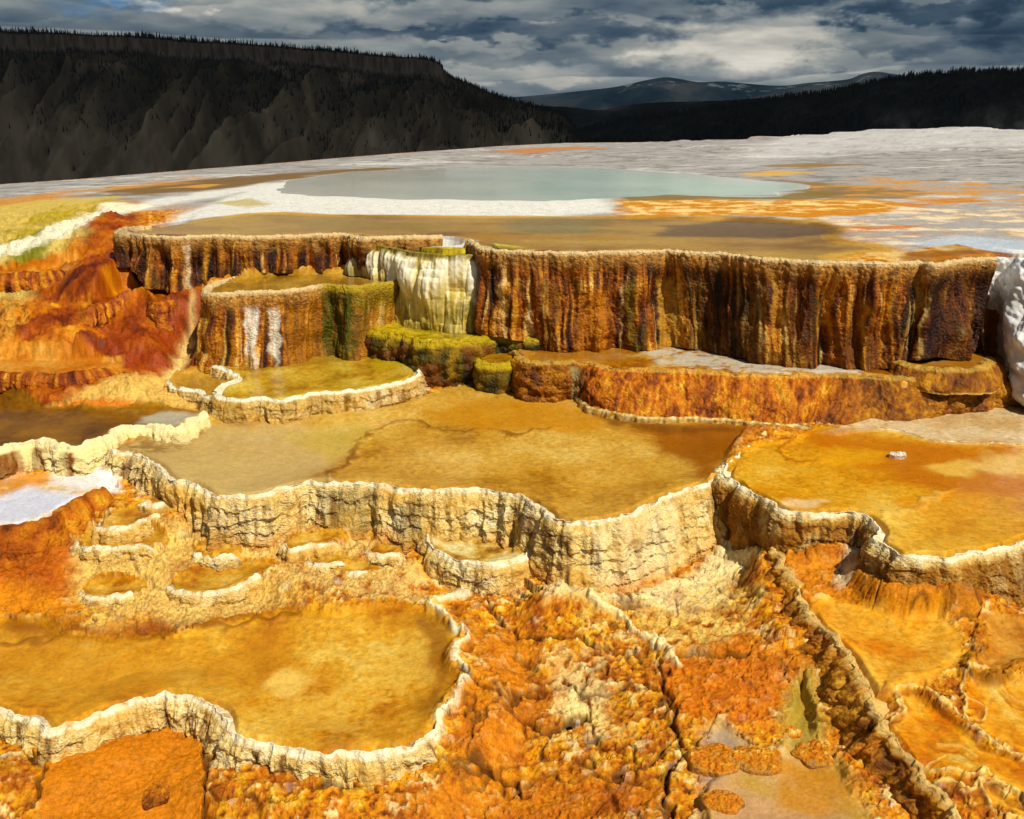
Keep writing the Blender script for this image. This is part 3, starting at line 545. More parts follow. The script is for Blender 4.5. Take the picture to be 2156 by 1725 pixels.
# grey white travertine flats
paint(FARP, 0, (168,162,157), .5, .8, 1, 1.5, 40, world=True)
mfar = sst(-.2, .5, sdf(GX, GY, FARP, 3.0))
C = mixc(C, alb(128,122,118), mfar * pt(nf2 * .7 + nf3 * .5, -.1, .4) * .85)
C = mixc(C, alb(226,220,212), mfar * pt(nf * .8 - nf3 * .4, .1, .5) * .7)
C = mixc(C, alb(96,92,88), mfar * pt(nf3, .25, .6) * .7)
paint([(1560,312),(1700,300),(2300,300),(2300,268),(1990,262),(1770,270),(1600,288)], 2.3, (216,212,208), 1., .8, .7, 2, 41, pt(nf2 * .6 + nf3 * .5, -.5, .2))
# rusty and olive strands on the flats
paint([(200,400),(420,378),(640,366),(800,356),(860,360),(700,372),(600,384),(420,404),(260,410)], 1.78, (128,92,40), .25, .5, .9, 1.2, 42, wet=.7)
paint([(-200,430),(0,418),(200,398),(420,378),(460,384),(330,400),(200,412),(60,425),(-200,440)], 1.7, (206,140,70), .3, .6, .85, 1.0, 43, pt(nf2, -.3, .1))
paint([(340,396),(430,388),(480,390),(430,396)], 1.78, (222,160,90), .1, .2, .9, .6, 44)
paint([(1000,318),(1200,310),(1290,314),(1100,322)], 1.9, (196,120,54), .4, .8, .8, 2, 45)
paint([(1580,352),(1720,350),(1850,352),(1700,358)], 1.85, (150,112,60), .15, .4, .8, 1.5, 46)
paint([(1560,365),(1640,362),(1720,366),(1640,372),(1580,371)], 1.85, (222,170,90), .15, .3, .8, .9, 47)
paint([(1640,378),(1850,395),(1980,410),(1900,420),(1760,418),(1700,408),(1690,396)], 1.84, (142,108,66), .2, .4, .85, 1.0, 48, wet=.7)
paint([(1700,400),(1850,380),(2000,388),(2150,410),(2300,440),(2300,480),(2000,500),(1800,500),(1780,470),(1700,455)], 1.82, (216,150,84), .3, .9, .9, 1.0, 49, pt(nf2 * .6 + nf3 * .6, -.15, .25))
paint([(1760,440),(1950,436),(2300,450),(2300,520),(2000,515),(1850,505),(1800,490)], 1.80, (240,226,206), .3, .7, .8, .9, 52, pt(nf3 * .7 + nf2 * .5, -.1, .3))
paint([(1800,425),(2000,420),(2200,432),(2300,440),(2150,440),(1900,436)], 1.83, (204,124,44), .15, .6, .85, .8, 53, pt(nf2, -.2, .3))
paint([(1760,470),(1900,468),(2100,480),(2000,488),(1850,490)], 1.81, (206,116,40), .15, .5, .8, .8, 54, pt(nf2 - nf3, -.2, .3))
paint([(1930,508),(2040,498),(2300,508),(2300,535),(2100,535),(1990,530)], 1.79, (196,204,212), .15, .3, .9, .9, 55, wet=.8)
# white apron that spills from the spring, and its run-off to the left
WHITE = (224,219,210)
paint([(585,398),(470,418),(330,440),(230,475),(120,512),(20,545),(-80,560),(-80,545),(60,520),(150,490),(250,452),(330,425),(460,402),(560,388)], [1.8,1.76,1.72,1.62,1.5,1.38,1.33,1.38,1.48,1.58,1.68,1.72,1.77,1.8], WHITE, .2, .25, .95, .6, 56)
paint([(560,392),(640,385),(700,400),(1000,412),(1180,415),(1280,420),(1300,446),(1180,452),(1000,453),(820,455),(640,448),(520,448),(400,460),(340,452),(440,430)], 1.79, WHITE, .18, .2, 1, .8, 57)
paint([(440,425),(520,420),(580,428),(520,434)], 1.79, (190,168,110), .1, .2, .8, .5, 58)
b_, s_ = SPRINGD; gx = GX[b_]; v_ = sst(-.5, 1.0, s_ + .5 * nf3[b_]); tq = sst(-4, 5, gx + 1.5 * nf2[b_])[..., None]
cw = lin((236, 232, 222), .66); cd = lin((206, 198, 178), .75) * (1 - tq) + lin((172, 212, 194), .8) * tq
C[b_] = mixc(C[b_], cw * (1 - v_[..., None]) + cd * v_[..., None], sst(-.05, .05, s_)).astype(np.float32)
# orange crust in front of the spring
paint([(1296,424),(1400,420),(1600,424),(1800,422),(1900,430),(1880,448),(1700,455),(1500,450),(1330,452)], 1.81, (206,134,52), .12, .25, 1, .4, 59)
paint([(1300,424),(1500,424),(1840,426),(1880,440),(1600,448),(1320,446)], 1.81, (244,212,160), .12, .3, .85, .3, 60, pt(nf3 + .6 * n3, -.15, .25))
paint([(1290,412),(1440,410),(1640,414),(1700,404),(1800,410),(1700,422),(1500,420),(1330,424)], 1.82, (140,112,58), .1, .15, .9, .6, 61, wet=.7)
# tan floor of the upper basin
mu = sst(-.05, .1, sdf(GX, GY, POOLS['upper'], 1.0))
up = palette(fbm(GX / 2.6, GY / .9, 33, 4) + .4 * nf3, [(-.6, alb(146,104,58)), (-.1, alb(186,140,80)), (.3, alb(200,156,90)), (.7, alb(208,166,88))])
C = C * (1 - mu[..., None]) + up * mu[..., None]
paint([(560,460),(800,462),(960,475),(900,485),(640,480)], 1.74, (168,134,48), .15, .3, .7, .8, 62)
paint([(930,500),(980,488),(1180,494),(1400,500),(1060,502),(960,506)], 1.75, (196,140,36), .1, .15, .8, .6, 63)
paint([(1080,466),(1300,462),(1250,490),(1040,482)], 1.74, (150,134,92), .2, .3, .7, .9, 64)
paint([(1400,474),(1600,464),(1790,484),(1770,500),(1600,500),(1400,494)], 1.74, (104,76,56), .15, .25, .8, .9, 65)
paint([(880,508),(940,503),(1002,515),(1010,528),(960,530),(900,526),(860,524)], 1.72, WHITE, .06, .06, 1, .3, 66)
paint([(1740,553),(1780,545),(1830,534),(1900,530),(1960,540),(1990,556),(1960,566),(1900,562),(1800,562)], 1.76, (232,196,140), .08, .1, .85, .3, 67, pt(nf3, -.5, .1))
paint([(1990,540),(2060,536),(2066,550),(2010,556)], 1.76, (150,98,36), .06, .1, .9, .3, 67)
paint([(2060,552),(2085,540),(2200,536),(2300,540),(2300,600),(2085,580)], 1.76, WHITE, .08, .08, 1, .3, 68)
# red and orange flows of the left slope
red = palette(fbm(GX / .7, GY / .4, 34, 5, .6) + .35 * n4, [(-.8, alb(60,20,3)), (-.35, alb(112,42,4)), (0, alb(160,72,7)), (.35, alb(198,112,20)), (.8, alb(232,172,76))])
m_ = sst(-.15, .15, sdf(GX, GY, poly([(-300,576),(0,572),(120,556),(235,535),(300,560),(320,600),(440,600),(420,770),(300,790),(140,812),(0,830),(-300,840)], 1.0), 1.0) + .15 * fbm(GX / .4, GY / .4, 85, 4))
m_ = m_ * (OWN != OWNERS.index('upper')); C = C * (1 - m_[..., None]) + red * m_[..., None]; WET[:] = np.maximum(WET, .65 * m_)
paint([(-200,660),(0,652),(60,660),(60,690),(0,710),(-200,720)], .95, (222,168,88), .08, .2, .6, .3, 86, pt(n4, -.4, .2))
paint([(40,740),(180,705),(330,690),(420,650),(400,700),(300,735),(120,760)], .95, (150,56,4), .1, .25, .7, .4, 87)
paint([(-200,745),(60,742),(200,750),(270,768),(240,785),(60,780),(-200,790)], .75, (214,140,66), .08, .1, .85, .3, 88)
paint([(-200,548),(60,540),(180,524),(120,545),(30,565),(-200,580)], 1.35, (236,206,150), .08, .15, .8, .3, 89)
paint([(415,690),(400,705),(372,720),(355,742),(300,768),(240,790),(200,815),(120,838),(100,848),(170,835),(260,810),(330,776),(372,752),(396,722)], .8, (232,196,138), .06, .06, .95, .25, 90)
paint([(80,850),(200,820),(320,795),(360,800),(440,840),(430,872),(340,850),(260,846),(120,862)], .6, (224,178,112), .08, .12, .9, .3, 93)
paint([(90,858),(170,842),(260,846),(340,850),(300,856),(200,854)], .57, (214,112,34), .04, .06, .85, .2, 94)
# yellow green mats on the far left slope
paint([(-200,450),(60,428),(240,428),(280,448),(160,490),(60,520),(-200,545)], 1.65, (208,180,112), .2, .3, .9, .6, 80)
paint([(0,470),(120,440),(230,432),(240,448),(130,470),(40,490)], 1.66, (176,150,36), .1, .3, .85, .5, 81, pt(nf2, -.4, .1))
paint([(10,528),(30,505),(110,492),(130,498),(80,520),(30,534)], 1.55, (112,110,12), .08, .15, .95, .3, 82)
paint([(120,480),(190,455),(260,450),(200,470)], 1.66, (150,138,40), .06, .15, .8, .3, 83)
paint([(240,432),(160,466),(90,500),(-20,540),(40,540),(150,505),(260,465),(330,440)], [1.7,1.62,1.54,1.38,1.4,1.54,1.66,1.72], (252,240,216), .12, .2, .85, .5, 84)
# floors of the pools
def bedcol(k, stops, sc=.5, seed=35, sy=None, amt=1.0):
    global C
    b = box(POOLS[k], .1)
    s = sdf(GX[b], GY[b], POOLS[k], .6); m = sst(-.02, .05, s) * amt
    v = 1.35 * fbm(GX[b] / sc, GY[b] / (sy or sc), seed, 5, .6) + .3 * nC[b]
    c = palette(v, [(a, alb(*q)) for a, q in stops]); C[b] = C[b] * (1 - m[..., None]) + c * m[..., None]
bedcol('mid', [(-.7, (168,112,36)), (-.2, (206,150,70)), (.3, (218,168,92)), (.8, (230,188,118))], .9)
bedcol('brown', [(-.7, (96,58,8)), (0, (138,90,20)), (.7, (172,118,34))], .8)
bedcol('right', [(-.7, (206,128,24)), (-.1, (226,160,52)), (.4, (232,176,80)), (.8, (238,192,108))], .7)
bedcol('pink', [(-.7, (214,170,130)), (0, (232,196,160)), (.7, (244,220,196))], .5)
bedcol('yel', [(-.7, (160,116,34)), (-.2, (198,150,60)), (.2, (212,172,74)), (.7, (226,194,110))], .4)
bedcol('side', [(-.7, (170,120,50)), (.7, (210,160,84))], .4)
bedcol('ped', [(-.7, (150,104,36)), (0, (182,134,62)), (.7, (206,162,88))], .5)
bedcol('green', [(-.6, (110,92,6)), (-.1, (168,138,16)), (.3, (206,178,56)), (.7, (232,210,110))], .35)
bedcol('knob', [(-.6, (120,80,10)), (.6, (170,120,24))], .2)
bedcol('oterlow', [(-.6, (190,104,40)), (0, (214,140,70)), (.6, (226,166,104))], .5)
bedcol('oterupper', [(-.6, (150,70,10)), (0, (196,112,30)), (.6, (232,180,100))], .5)
bedcol('otermid', [(-.6, (120,44,4)), (0, (160,76,10)), (.6, (206,124,34))], .4)
bedcol('ledge', [(-.6, (84,50,8)), (0, (136,84,14)), (.6, (176,116,30))], .3)
bedcol('shelf', [(-.7, (140,76,10)), (-.2, (186,114,30)), (.2, (206,160,96)), (.7, (214,196,164))], .45)
bedcol('whitebasin', [(-.6, (226,150,80)), (-.2, (238,196,150)), (.2, (236,222,214)), (.7, (226,226,234))], .5)
bedcol('fore', [(-.7, (182,108,18)), (-.15, (214,146,48)), (.25, (224,166,72)), (.8, (240,200,120))], .55)
bedcol('cup', [(-.6, (140,84,16)), (-.1, (206,158,84)), (.3, (234,206,150)), (.7, (246,228,186))], .25)
for k in SMALL: bedcol(k, [(-.6, (170,98,14)), (0, (206,148,60)), (.6, (226,180,104))], .25)
bedcol('rpoolA', [(-.7, (220,130,22)), (-.1, (236,164,66)), (.4, (240,184,98)), (.8, (242,192,112))], .5)
for k in ('rpoolB', 'rpoolC', 'rpoolE'): bedcol(k, [(-.7, (206,108,10)), (-.1, (226,146,40)), (.4, (236,176,84)), (.8, (244,206,134))], .35)
bedcol('rpoolD', [(-.6, (190,110,30)), (.6, (222,160,84))], .3)
C = mixc(C, C * np.float32(.72), sst(-.1, .6, -nD) * (OWN > 0) * near * .8).astype(np.float32); C = mixc(C, np.minimum(C * np.float32(1.3), .9), sst(.1, .7, nE * .6 + nD * .7) * (OWN > 0) * near * .8).astype(np.float32)
flk = sst(.22, .55, fbm(GX / .055, GY / .032, 171, 3)) * (OWN > 0) * near
C = mixc(C, C * np.float32(.62), flk * .55).astype(np.float32)
def crease(pts, z, width, dh, rgb=None, op=.8, side=0.0, wob=.05, seed=180):
    """a crusted ridge (dh > 0) or crack (dh < 0) along a line"""
    P = catmull(np.c_[poly(pts, z), np.zeros(len(pts))], 8)[:, :2]; b = box(P, .3); gx, gy = GX[b], GY[b]
    d = linedist(gx + wob * perlin(gx / .12, gy / .12, seed) + .4 * wob * perlin(gx / .04, gy / .04, seed + 1), gy + wob * perlin(gx / .12, gy / .12, seed + 2), P, .4)
    k = .6 + .6 * np.clip(fbm(gx / .15, gy / .15, seed + 3, 3) + .3, 0, 1); m = sst(width * k, width * .2 * k, d)
    H[b] += dh * m
    if rgb: C[b] = mixc(C[b], alb(*rgb), m * op)
crease([(690,1012),(700,985),(740,960),(745,930),(780,902),(830,880),(880,876),(905,890),(960,900),(1030,893),(1085,906),(1120,897),(1200,890)], Z_MID, .05, .018, (126,78,22), .75)
crease([(1664,930),(1645,948),(1680,966),(1745,960)], Z_RIGHT, .04, .01, (176,98,10), .8)
crease([(1880,1100),(1870,1085),(1900,1070),(1940,1062),(1960,1040),(2010,1020)], Z_RIGHT, .06, .008, (240,196,120), .7)
crease([(0,1350),(150,1345),(260,1352),(400,1330),(520,1310),(640,1290)], Z_FORE, .04, .012, (110,62,10), .7)
RC = (244, 206, 142)
crease([(1990,1268),(2005,1280),(2034,1296),(2062,1312),(2064,1335),(2062,1362),(2040,1388),(2046,1410),(2086,1422),(2136,1400),(2200,1370)], .26, .06, .018, (140,84,24), .8, wob=.03)
for q, (pts, z, w_, dh, cc, op) in enumerate([
    ([(1836,1499),(1850,1502),(1880,1502),(1906,1492),(1890,1474),(1884,1457),(1912,1449),(1945,1452),(1970,1470),(2000,1492),(2026,1510)], .20, .017, .009, RC, .8),
    ([(2040,1414),(2026,1441),(2028,1477),(2036,1512),(2064,1538),(2086,1556),(2118,1571),(2156,1589),(2230,1620)], .20, .017, .009, RC, .8),
    ([(2036,1480),(2060,1475),(2080,1490),(2070,1512),(2044,1516)], .20, .012, .006, RC, .5),
    ([(1912,1600),(1942,1612),(1972,1616),(2010,1621),(2046,1629),(2072,1622),(2090,1640),(2118,1657),(2156,1675),(2230,1705)], .16, .017, .010, RC, .8),
    ([(1990,1585),(1960,1600),(1944,1612)], .17, .012, .005, (240,196,130), .7),
    ([(1980,1560),(2020,1566),(2060,1590)], .17, .012, .005, (240,196,130), .6),
    ([(1966,1648),(1992,1650),(2016,1659),(2046,1672),(2066,1664),(2080,1690),(2110,1710),(2160,1728)], .12, .017, .010, RC, .8),
    ([(1870,1446),(1850,1465),(1846,1490)], .22, .04, .012, (206,140,50), .6),
    ([(2110,1450),(2150,1470),(2200,1480)], .20, .012, .005, (240,196,130), .5)]):
    crease(pts, z, w_, dh, cc, op, wob=.02, seed=500 + q * 7)
    off = [(x - 7, y + 9) for x, y in pts]; crease(off, z, w_ * 1.6, -.004, (150,76,6), .55, wob=.03, seed=600 + q * 7)
for q, pts in enumerate([[(911,1543),(929,1518),(932,1496),(957,1474),(971,1452),(988,1425),(968,1408),(955,1390),(965,1363),(983,1340),(960,1328),(938,1305),(910,1277),(930,1262),(985,1250)]]):
    crease(pts, .0, .075, .035, (236,180,100), .7, wob=.03, seed=520); crease(pts, .02, .034, .018, (254,240,208), .97, wob=.025, seed=521)
GPOOLCOL = bedcol('violet', [(-.7, (160,112,50)), (-.1, (196,150,84)), (.4, (206,160,104)), (.8, (214,180,140))], .3)
# stains in the pools
paint([(250,950),(300,915),(430,890),(560,885),(720,890),(720,940),(660,1000),(690,1012),(640,1020),(560,1042),(500,1046),(430,1030),(360,1005),(320,970)], Z_MID, (206,174,128), .1, .15, .85, .35, 100)
paint([(250,950),(300,920),(420,905),(400,925),(320,960),(280,955)], Z_MID, (140,92,40), .08, .15, .7, .3, 101, pt(n4, -.4, .2))
paint([(600,905),(740,880),(800,870),(760,920),(700,960),(640,930)], Z_MID, (206,172,96), .08, .12, .8, .3, 102)
paint([(880,860),(1000,830),(1200,840),(1300,870),(1200,900),(980,890)], Z_MID, (206,138,40), .12, .15, .8, .4, 103)
paint([(1340,890),(1560,890),(1680,900),(1600,925),(1540,965),(1520,1000),(1470,1010),(1440,960),(1380,930)], Z_MID, (156,84,8), .12, .15, .9, .4, 104)
paint([(1220,842),(1300,870),(1400,885),(1640,895),(1600,905),(1400,900),(1280,885)], Z_MID, (104,56,8), .08, .1, .8, .3, 105)
paint([(1500,860),(1600,850),(1640,905),(1560,930)], Z_MID, (150,84,14), .1, .1, .6, .3, 106)
paint([(1690,900),(1960,930),(2200,950),(2250,1010),(2160,1060),(2060,1030),(1950,1020),(1880,1000),(1780,960),(1680,935)], Z_RIGHT, (196,110,10), .15, .25, .85, .5, 107)
paint([(1950,975),(2020,958),(2060,970),(2050,995),(1990,998)], Z_RIGHT, (240,192,110), .05, .08, .8, .3, 108)
paint([(2080,950),(2250,940),(2250,1000),(2140,1000),(2050,975)], Z_RIGHT, (240,196,130), .08, .12, .8, .3, 109)
paint([(1700,960),(1760,935),(1860,945),(1840,965),(1760,975)], Z_RIGHT, (234,168,50), .06, .1, .8, .3, 110)
paint([(1640,1060),(1690,1048),(1740,1050),(1700,1072)], Z_RIGHT, (240,206,166), .04, .06, .8, .2, 111)
paint([(1880,1060),(2000,1020),(2100,1040),(2040,1080),(1900,1085)], Z_RIGHT, (226,148,40), .1, .2, .7, .3, 112, pt(n4, -.4, .1))
paint([(1340,728),(1480,726),(1600,760),(1820,768),(1800,786),(1560,782),(1400,770)], Z_SHELF, (214,206,190), .06, .12, .85, .25, 113, pt(n4 + n3, -.5, .1))
paint([(1080,736),(1230,733),(1340,735),(1300,770),(1120,762)], Z_SHELF, (168,104,14), .06, .08, .8, .25, 114)
paint([(1880,730),(2010,724),(2060,742),(2100,770),(2060,790),(1920,790),(1860,770)], Z_SHELF, (150,90,14), .06, .08, .85, .25, 115)
paint([(2060,742),(2080,745),(2130,785),(2180,840),(2240,860),(2240,780),(2120,750)], .7, (244,238,230), .06, .08, .95, .25, 116)
paint([(470,745),(600,740),(720,735),(760,745),(640,765),(520,775)], Z_YEL, (150,104,24), .06, .1, .6, .3, 117)
paint([(760,742),(830,738),(870,760),(800,775)], Z_YEL, (196,162,30), .05, .08, .8, .3, 118)
paint([(20,1300),(120,1310),(260,1330),(420,1305),(560,1270),(640,1285),(480,1310),(300,1350),(130,1345),(20,1325)], Z_FORE, (146,78,10), .06, .1, .85, .3, 119)
paint([(0,1360),(150,1330),(350,1370),(560,1340),(620,1420),(400,1450),(200,1470),(0,1480)], Z_FORE, (204,138,48), .2, .2, .6, .5, 120)
paint([(560,1420),(590,1398),(640,1400),(660,1420),(620,1450),(575,1452)], Z_FORE, (242,196,120), .04, .06, .9, .2, 121)
paint([(330,1520),(560,1550),(760,1580),(900,1480),(940,1380),(880,1330),(720,1420),(520,1480)], Z_FORE, (232,184,100), .25, .3, .6, .4, 122, pt(n4 + n3, -.3, .3))
paint([(880,1290),(940,1330),(950,1420),(900,1520),(860,1560),(880,1500),(920,1420),(890,1330)], Z_FORE, (150,88,14), .05, .08, .75, .25, 123)
paint([(0,1040),(60,1020),(120,1040),(170,1045),(100,1080),(0,1108),(-80,1110),(-80,1060)], Z_WHITE, (222,222,232), .06, .06, .95, .3, 124)
paint([(120,1000),(260,985),(250,1020),(180,1030),(110,1020)], Z_WHITE, (250,246,240), .06, .1, .9, .25, 125)
paint([(-80,1002),(80,998),(130,1010),(60,1022),(-80,1030)], Z_WHITE, (224,140,62), .06, .08, .7, .25, 126)
paint([(300,870),(360,862),(430,872),(400,890),(340,895),(290,885)], Z_BROWN, (196,190,170), .05, .06, .85, .2, 127)
GONLY[0] = True
# the lower ground: pale tract under the long rim, orange rubble, wet mat, grey violet pool by the gully
paint([(560,1160),(760,1130),(900,1200),(900,1280),(820,1268),(640,1230)], .1, (226,190,132), .1, .15, .8, .3, 130, pt(n4, -.5, .1))
paint([(1100,1240),(1200,1240),(1400,1230),(1530,1150),(1580,1200),(1500,1290),(1380,1270),(1260,1270),(1150,1260)], .06, (244,222,178), .08, .12, .85, .3, 131)
paint([(1240,1270),(1400,1260),(1560,1200),(1600,1260),(1560,1330),(1440,1340),(1340,1320)], .05, (222,180,110), .1, .2, .75, .3, 132, pt(n4, -.4, .2))
paint([(150,1150),(420,1130),(560,1160),(600,1240),(420,1280),(200,1270),(140,1210)], .15, (236,196,130), .12, .15, .75, .3, 133)
paint([(-200,1120),(120,1110),(160,1160),(140,1220),(60,1290),(-200,1290)], .15, (186,90,8), .08, .1, .9, .3, 134)
paint([(-80,1260),(60,1240),(180,1280),(140,1300),(-80,1296)], .04, (222,140,34), .06, .1, .7, .3, 135)
paint([(1170,1400),(1260,1390),(1300,1440),(1270,1500),(1200,1470),(1160,1430)], -.03, (250,224,170), .1, .2, .85, .25, 136, pt(n4 + .5 * n3, -.45, -.05))
paint([(1380,1330),(1480,1300),(1560,1320),(1560,1380),(1460,1400),(1400,1370)], .02, (232,196,130), .1, .2, .7, .25, 137, pt(n4, -.2, .2))
paint([(1180,1530),(1290,1520),(1300,1560),(1220,1580)], -.1, (240,206,140), .08, .15, .7, .2, 138, pt(n4, -.2, .2))
paint([(900,1700),(1100,1640),(1350,1640),(1400,1740),(900,1740)], -.2, (196,108,8), .15, .2, .7, .4, 139)
paint([(980,1340),(1100,1330),(1160,1420),(1120,1600),(960,1640),(960,1500),(1010,1430)], -.05, (206,120,16), .12, .15, .7, .4, 140)
paint([(1380,1430),(1560,1390),(1640,1420),(1690,1480),(1600,1540),(1440,1540),(1400,1500)], -.05, (206,108,12), .1, .15, .75, .35, 141)
GONLY[0] = False
paint([(1480,1640),(1530,1625),(1600,1680),(1760,1690),(1800,1760),(1480,1760)], .0, (206,158,130), .08, .12, .85, .25, 143)
paint([(1640,1600),(1740,1590),(1790,1660),(1740,1720),(1640,1690)], .0, (206,132,44), .08, .12, .7, .3, 144)
paint([(1480,1545),(1530,1530),(1580,1570),(1540,1600),(1500,1640),(1470,1610)], .0, (176,150,140), .05, .06, .8, .2, 145)
paint([(1650,1480),(1700,1440),(1730,1530),(1690,1590),(1640,1570)], .0, (168,140,70), .06, .08, .8, .25, 146)
GONLY[0] = True
paint([(60,1580),(130,1605),(240,1560),(360,1540),(410,1560),(432,1600),(440,1740),(60,1740),(90,1660)], -.21, (202,118,12), .04, .05, .95, .25, 147, wet=.45)
ROUGH_MAT = sst(-.03, .08, sdf(GX, GY, poly([(70,1590),(130,1612),(240,1566),(360,1545),(405,1565),(428,1600),(434,1760),(60,1760)], -.21), .5))
paint([(1740,1200),(1830,1215),(1960,1240),(2080,1262),(2050,1290),(1960,1290),(1860,1280),(1760,1262)], .27, (150,84,12), .05, .1, .8, .2, 151, pt(n4 + nD, -.5, .2))
paint([(1640,1150),(1760,1130),(1840,1150),(1830,1240),(1960,1280),(1900,1300),(1760,1270),(1690,1240)], .27, (212,128,26), .06, .1, .8, .25, 148)
paint([(1780,1140),(1830,1150),(1800,1200),(1770,1230),(1760,1200)], .29, (214,188,160), .03, .05, .85, .2, 149)
paint([(1990,1260),(2100,1280),(2250,1320),(2250,1420),(2130,1410),(2080,1430)], .3, (206,128,30), .06, .1, .6, .25, 150)
H = H - ROUGH_MAT * (RUB * (lump + crust * .6)) * .9
q1, q2, _ = worley((GX + .07 * nE) / .26, (GY + .07 * nE + .03 * nB) / .2, 161); fq = sst(.035, .008, q2 - q1) * RUB * sst(-.1, .3, fbm(GX / .5, GY / .5, 162, 3)) * (1 - ROUGH_MAT)
H -= .014 * fq; C = mixc(C, alb(60,26,4), fq * .8)
C = mixc(C, alb(150,64,6), sst(.1, .6, fbm(GX / .3, GY / .22, 163, 4)) * .5 * RUB * (1 - ROUGH_MAT) * (OWN == 0) * sst(6.2, 5.2, GY))
PALE = sst(-.1, .15, sdf(GX, GY, poly([(150,1120),(420,1100),(640,1120),(860,1130),(900,1260),(640,1250),(420,1290),(180,1280)], .14), .6)); r1, r2, _ = worley((GX + .015 * nC) / .036, (GY + .015 * nD) / .03, 164)
H += PALE * RUB * (.45 - r1) * .010; C = mixc(C, alb(120,76,26), sst(.14, .03, r2 - r1) * PALE * RUB * .65)
# dark fissures through the rubble, sunk and coloured darker
fis = np.abs(fbm(GX / .8, GY / .8, 160, 4)); fm = sst(.035, .0, fis) * RUB * (1 - ROUGH_MAT) * sst(-.1, .3, n5 + .2)
H -= .02 * fm; C = mixc(C, alb(70,36,10), fm * .6)
crease([(1245,1264),(1262,1285),(1300,1298),(1340,1325),(1372,1345),(1400,1372),(1424,1400)], .03, .05, .035, (250,226,180), .9)
crease([(1418,1398),(1450,1392),(1520,1400),(1580,1420),(1650,1436),(1690,1440)], -.02, .06, .03, (196,116,20), .6)
for pts, z in (([(1390,1430),(1396,1500),(1420,1545),(1432,1600),(1410,1660),(1400,1730)], -.1), ([(1020,1256),(1062,1300),(1140,1328),(1220,1340),(1300,1370)], .02), ([(1430,1400),(1500,1405),(1570,1420)], -.02),
               ([(1110,1505),(1180,1520),(1230,1500)], -.08), ([(1000,1620),(1080,1650),(1100,1660)], -.18), ([(1300,1660),(1380,1640),(1420,1600)], -.18), ([(430,1568),(440,1620),(438,1690),(450,1735)], -.2), ([(640,1690),(720,1680),(800,1700)], -.2), ([(60,1600),(100,1640),(70,1700)], -.2), ([(1180,1430),(1240,1460),(1330,1450),(1390,1470)], -.05), ([(960,1430),(1050,1470),(1120,1450)], -.05)):
    crease(pts, z, .03, -.035, (64,30,6), .8)
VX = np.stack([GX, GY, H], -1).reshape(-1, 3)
C4 = np.concatenate([np.clip(C, .002, .93), np.clip(WET + .25 * n4 * 0, 0, 1)[..., None]], -1).reshape(-1, 4)

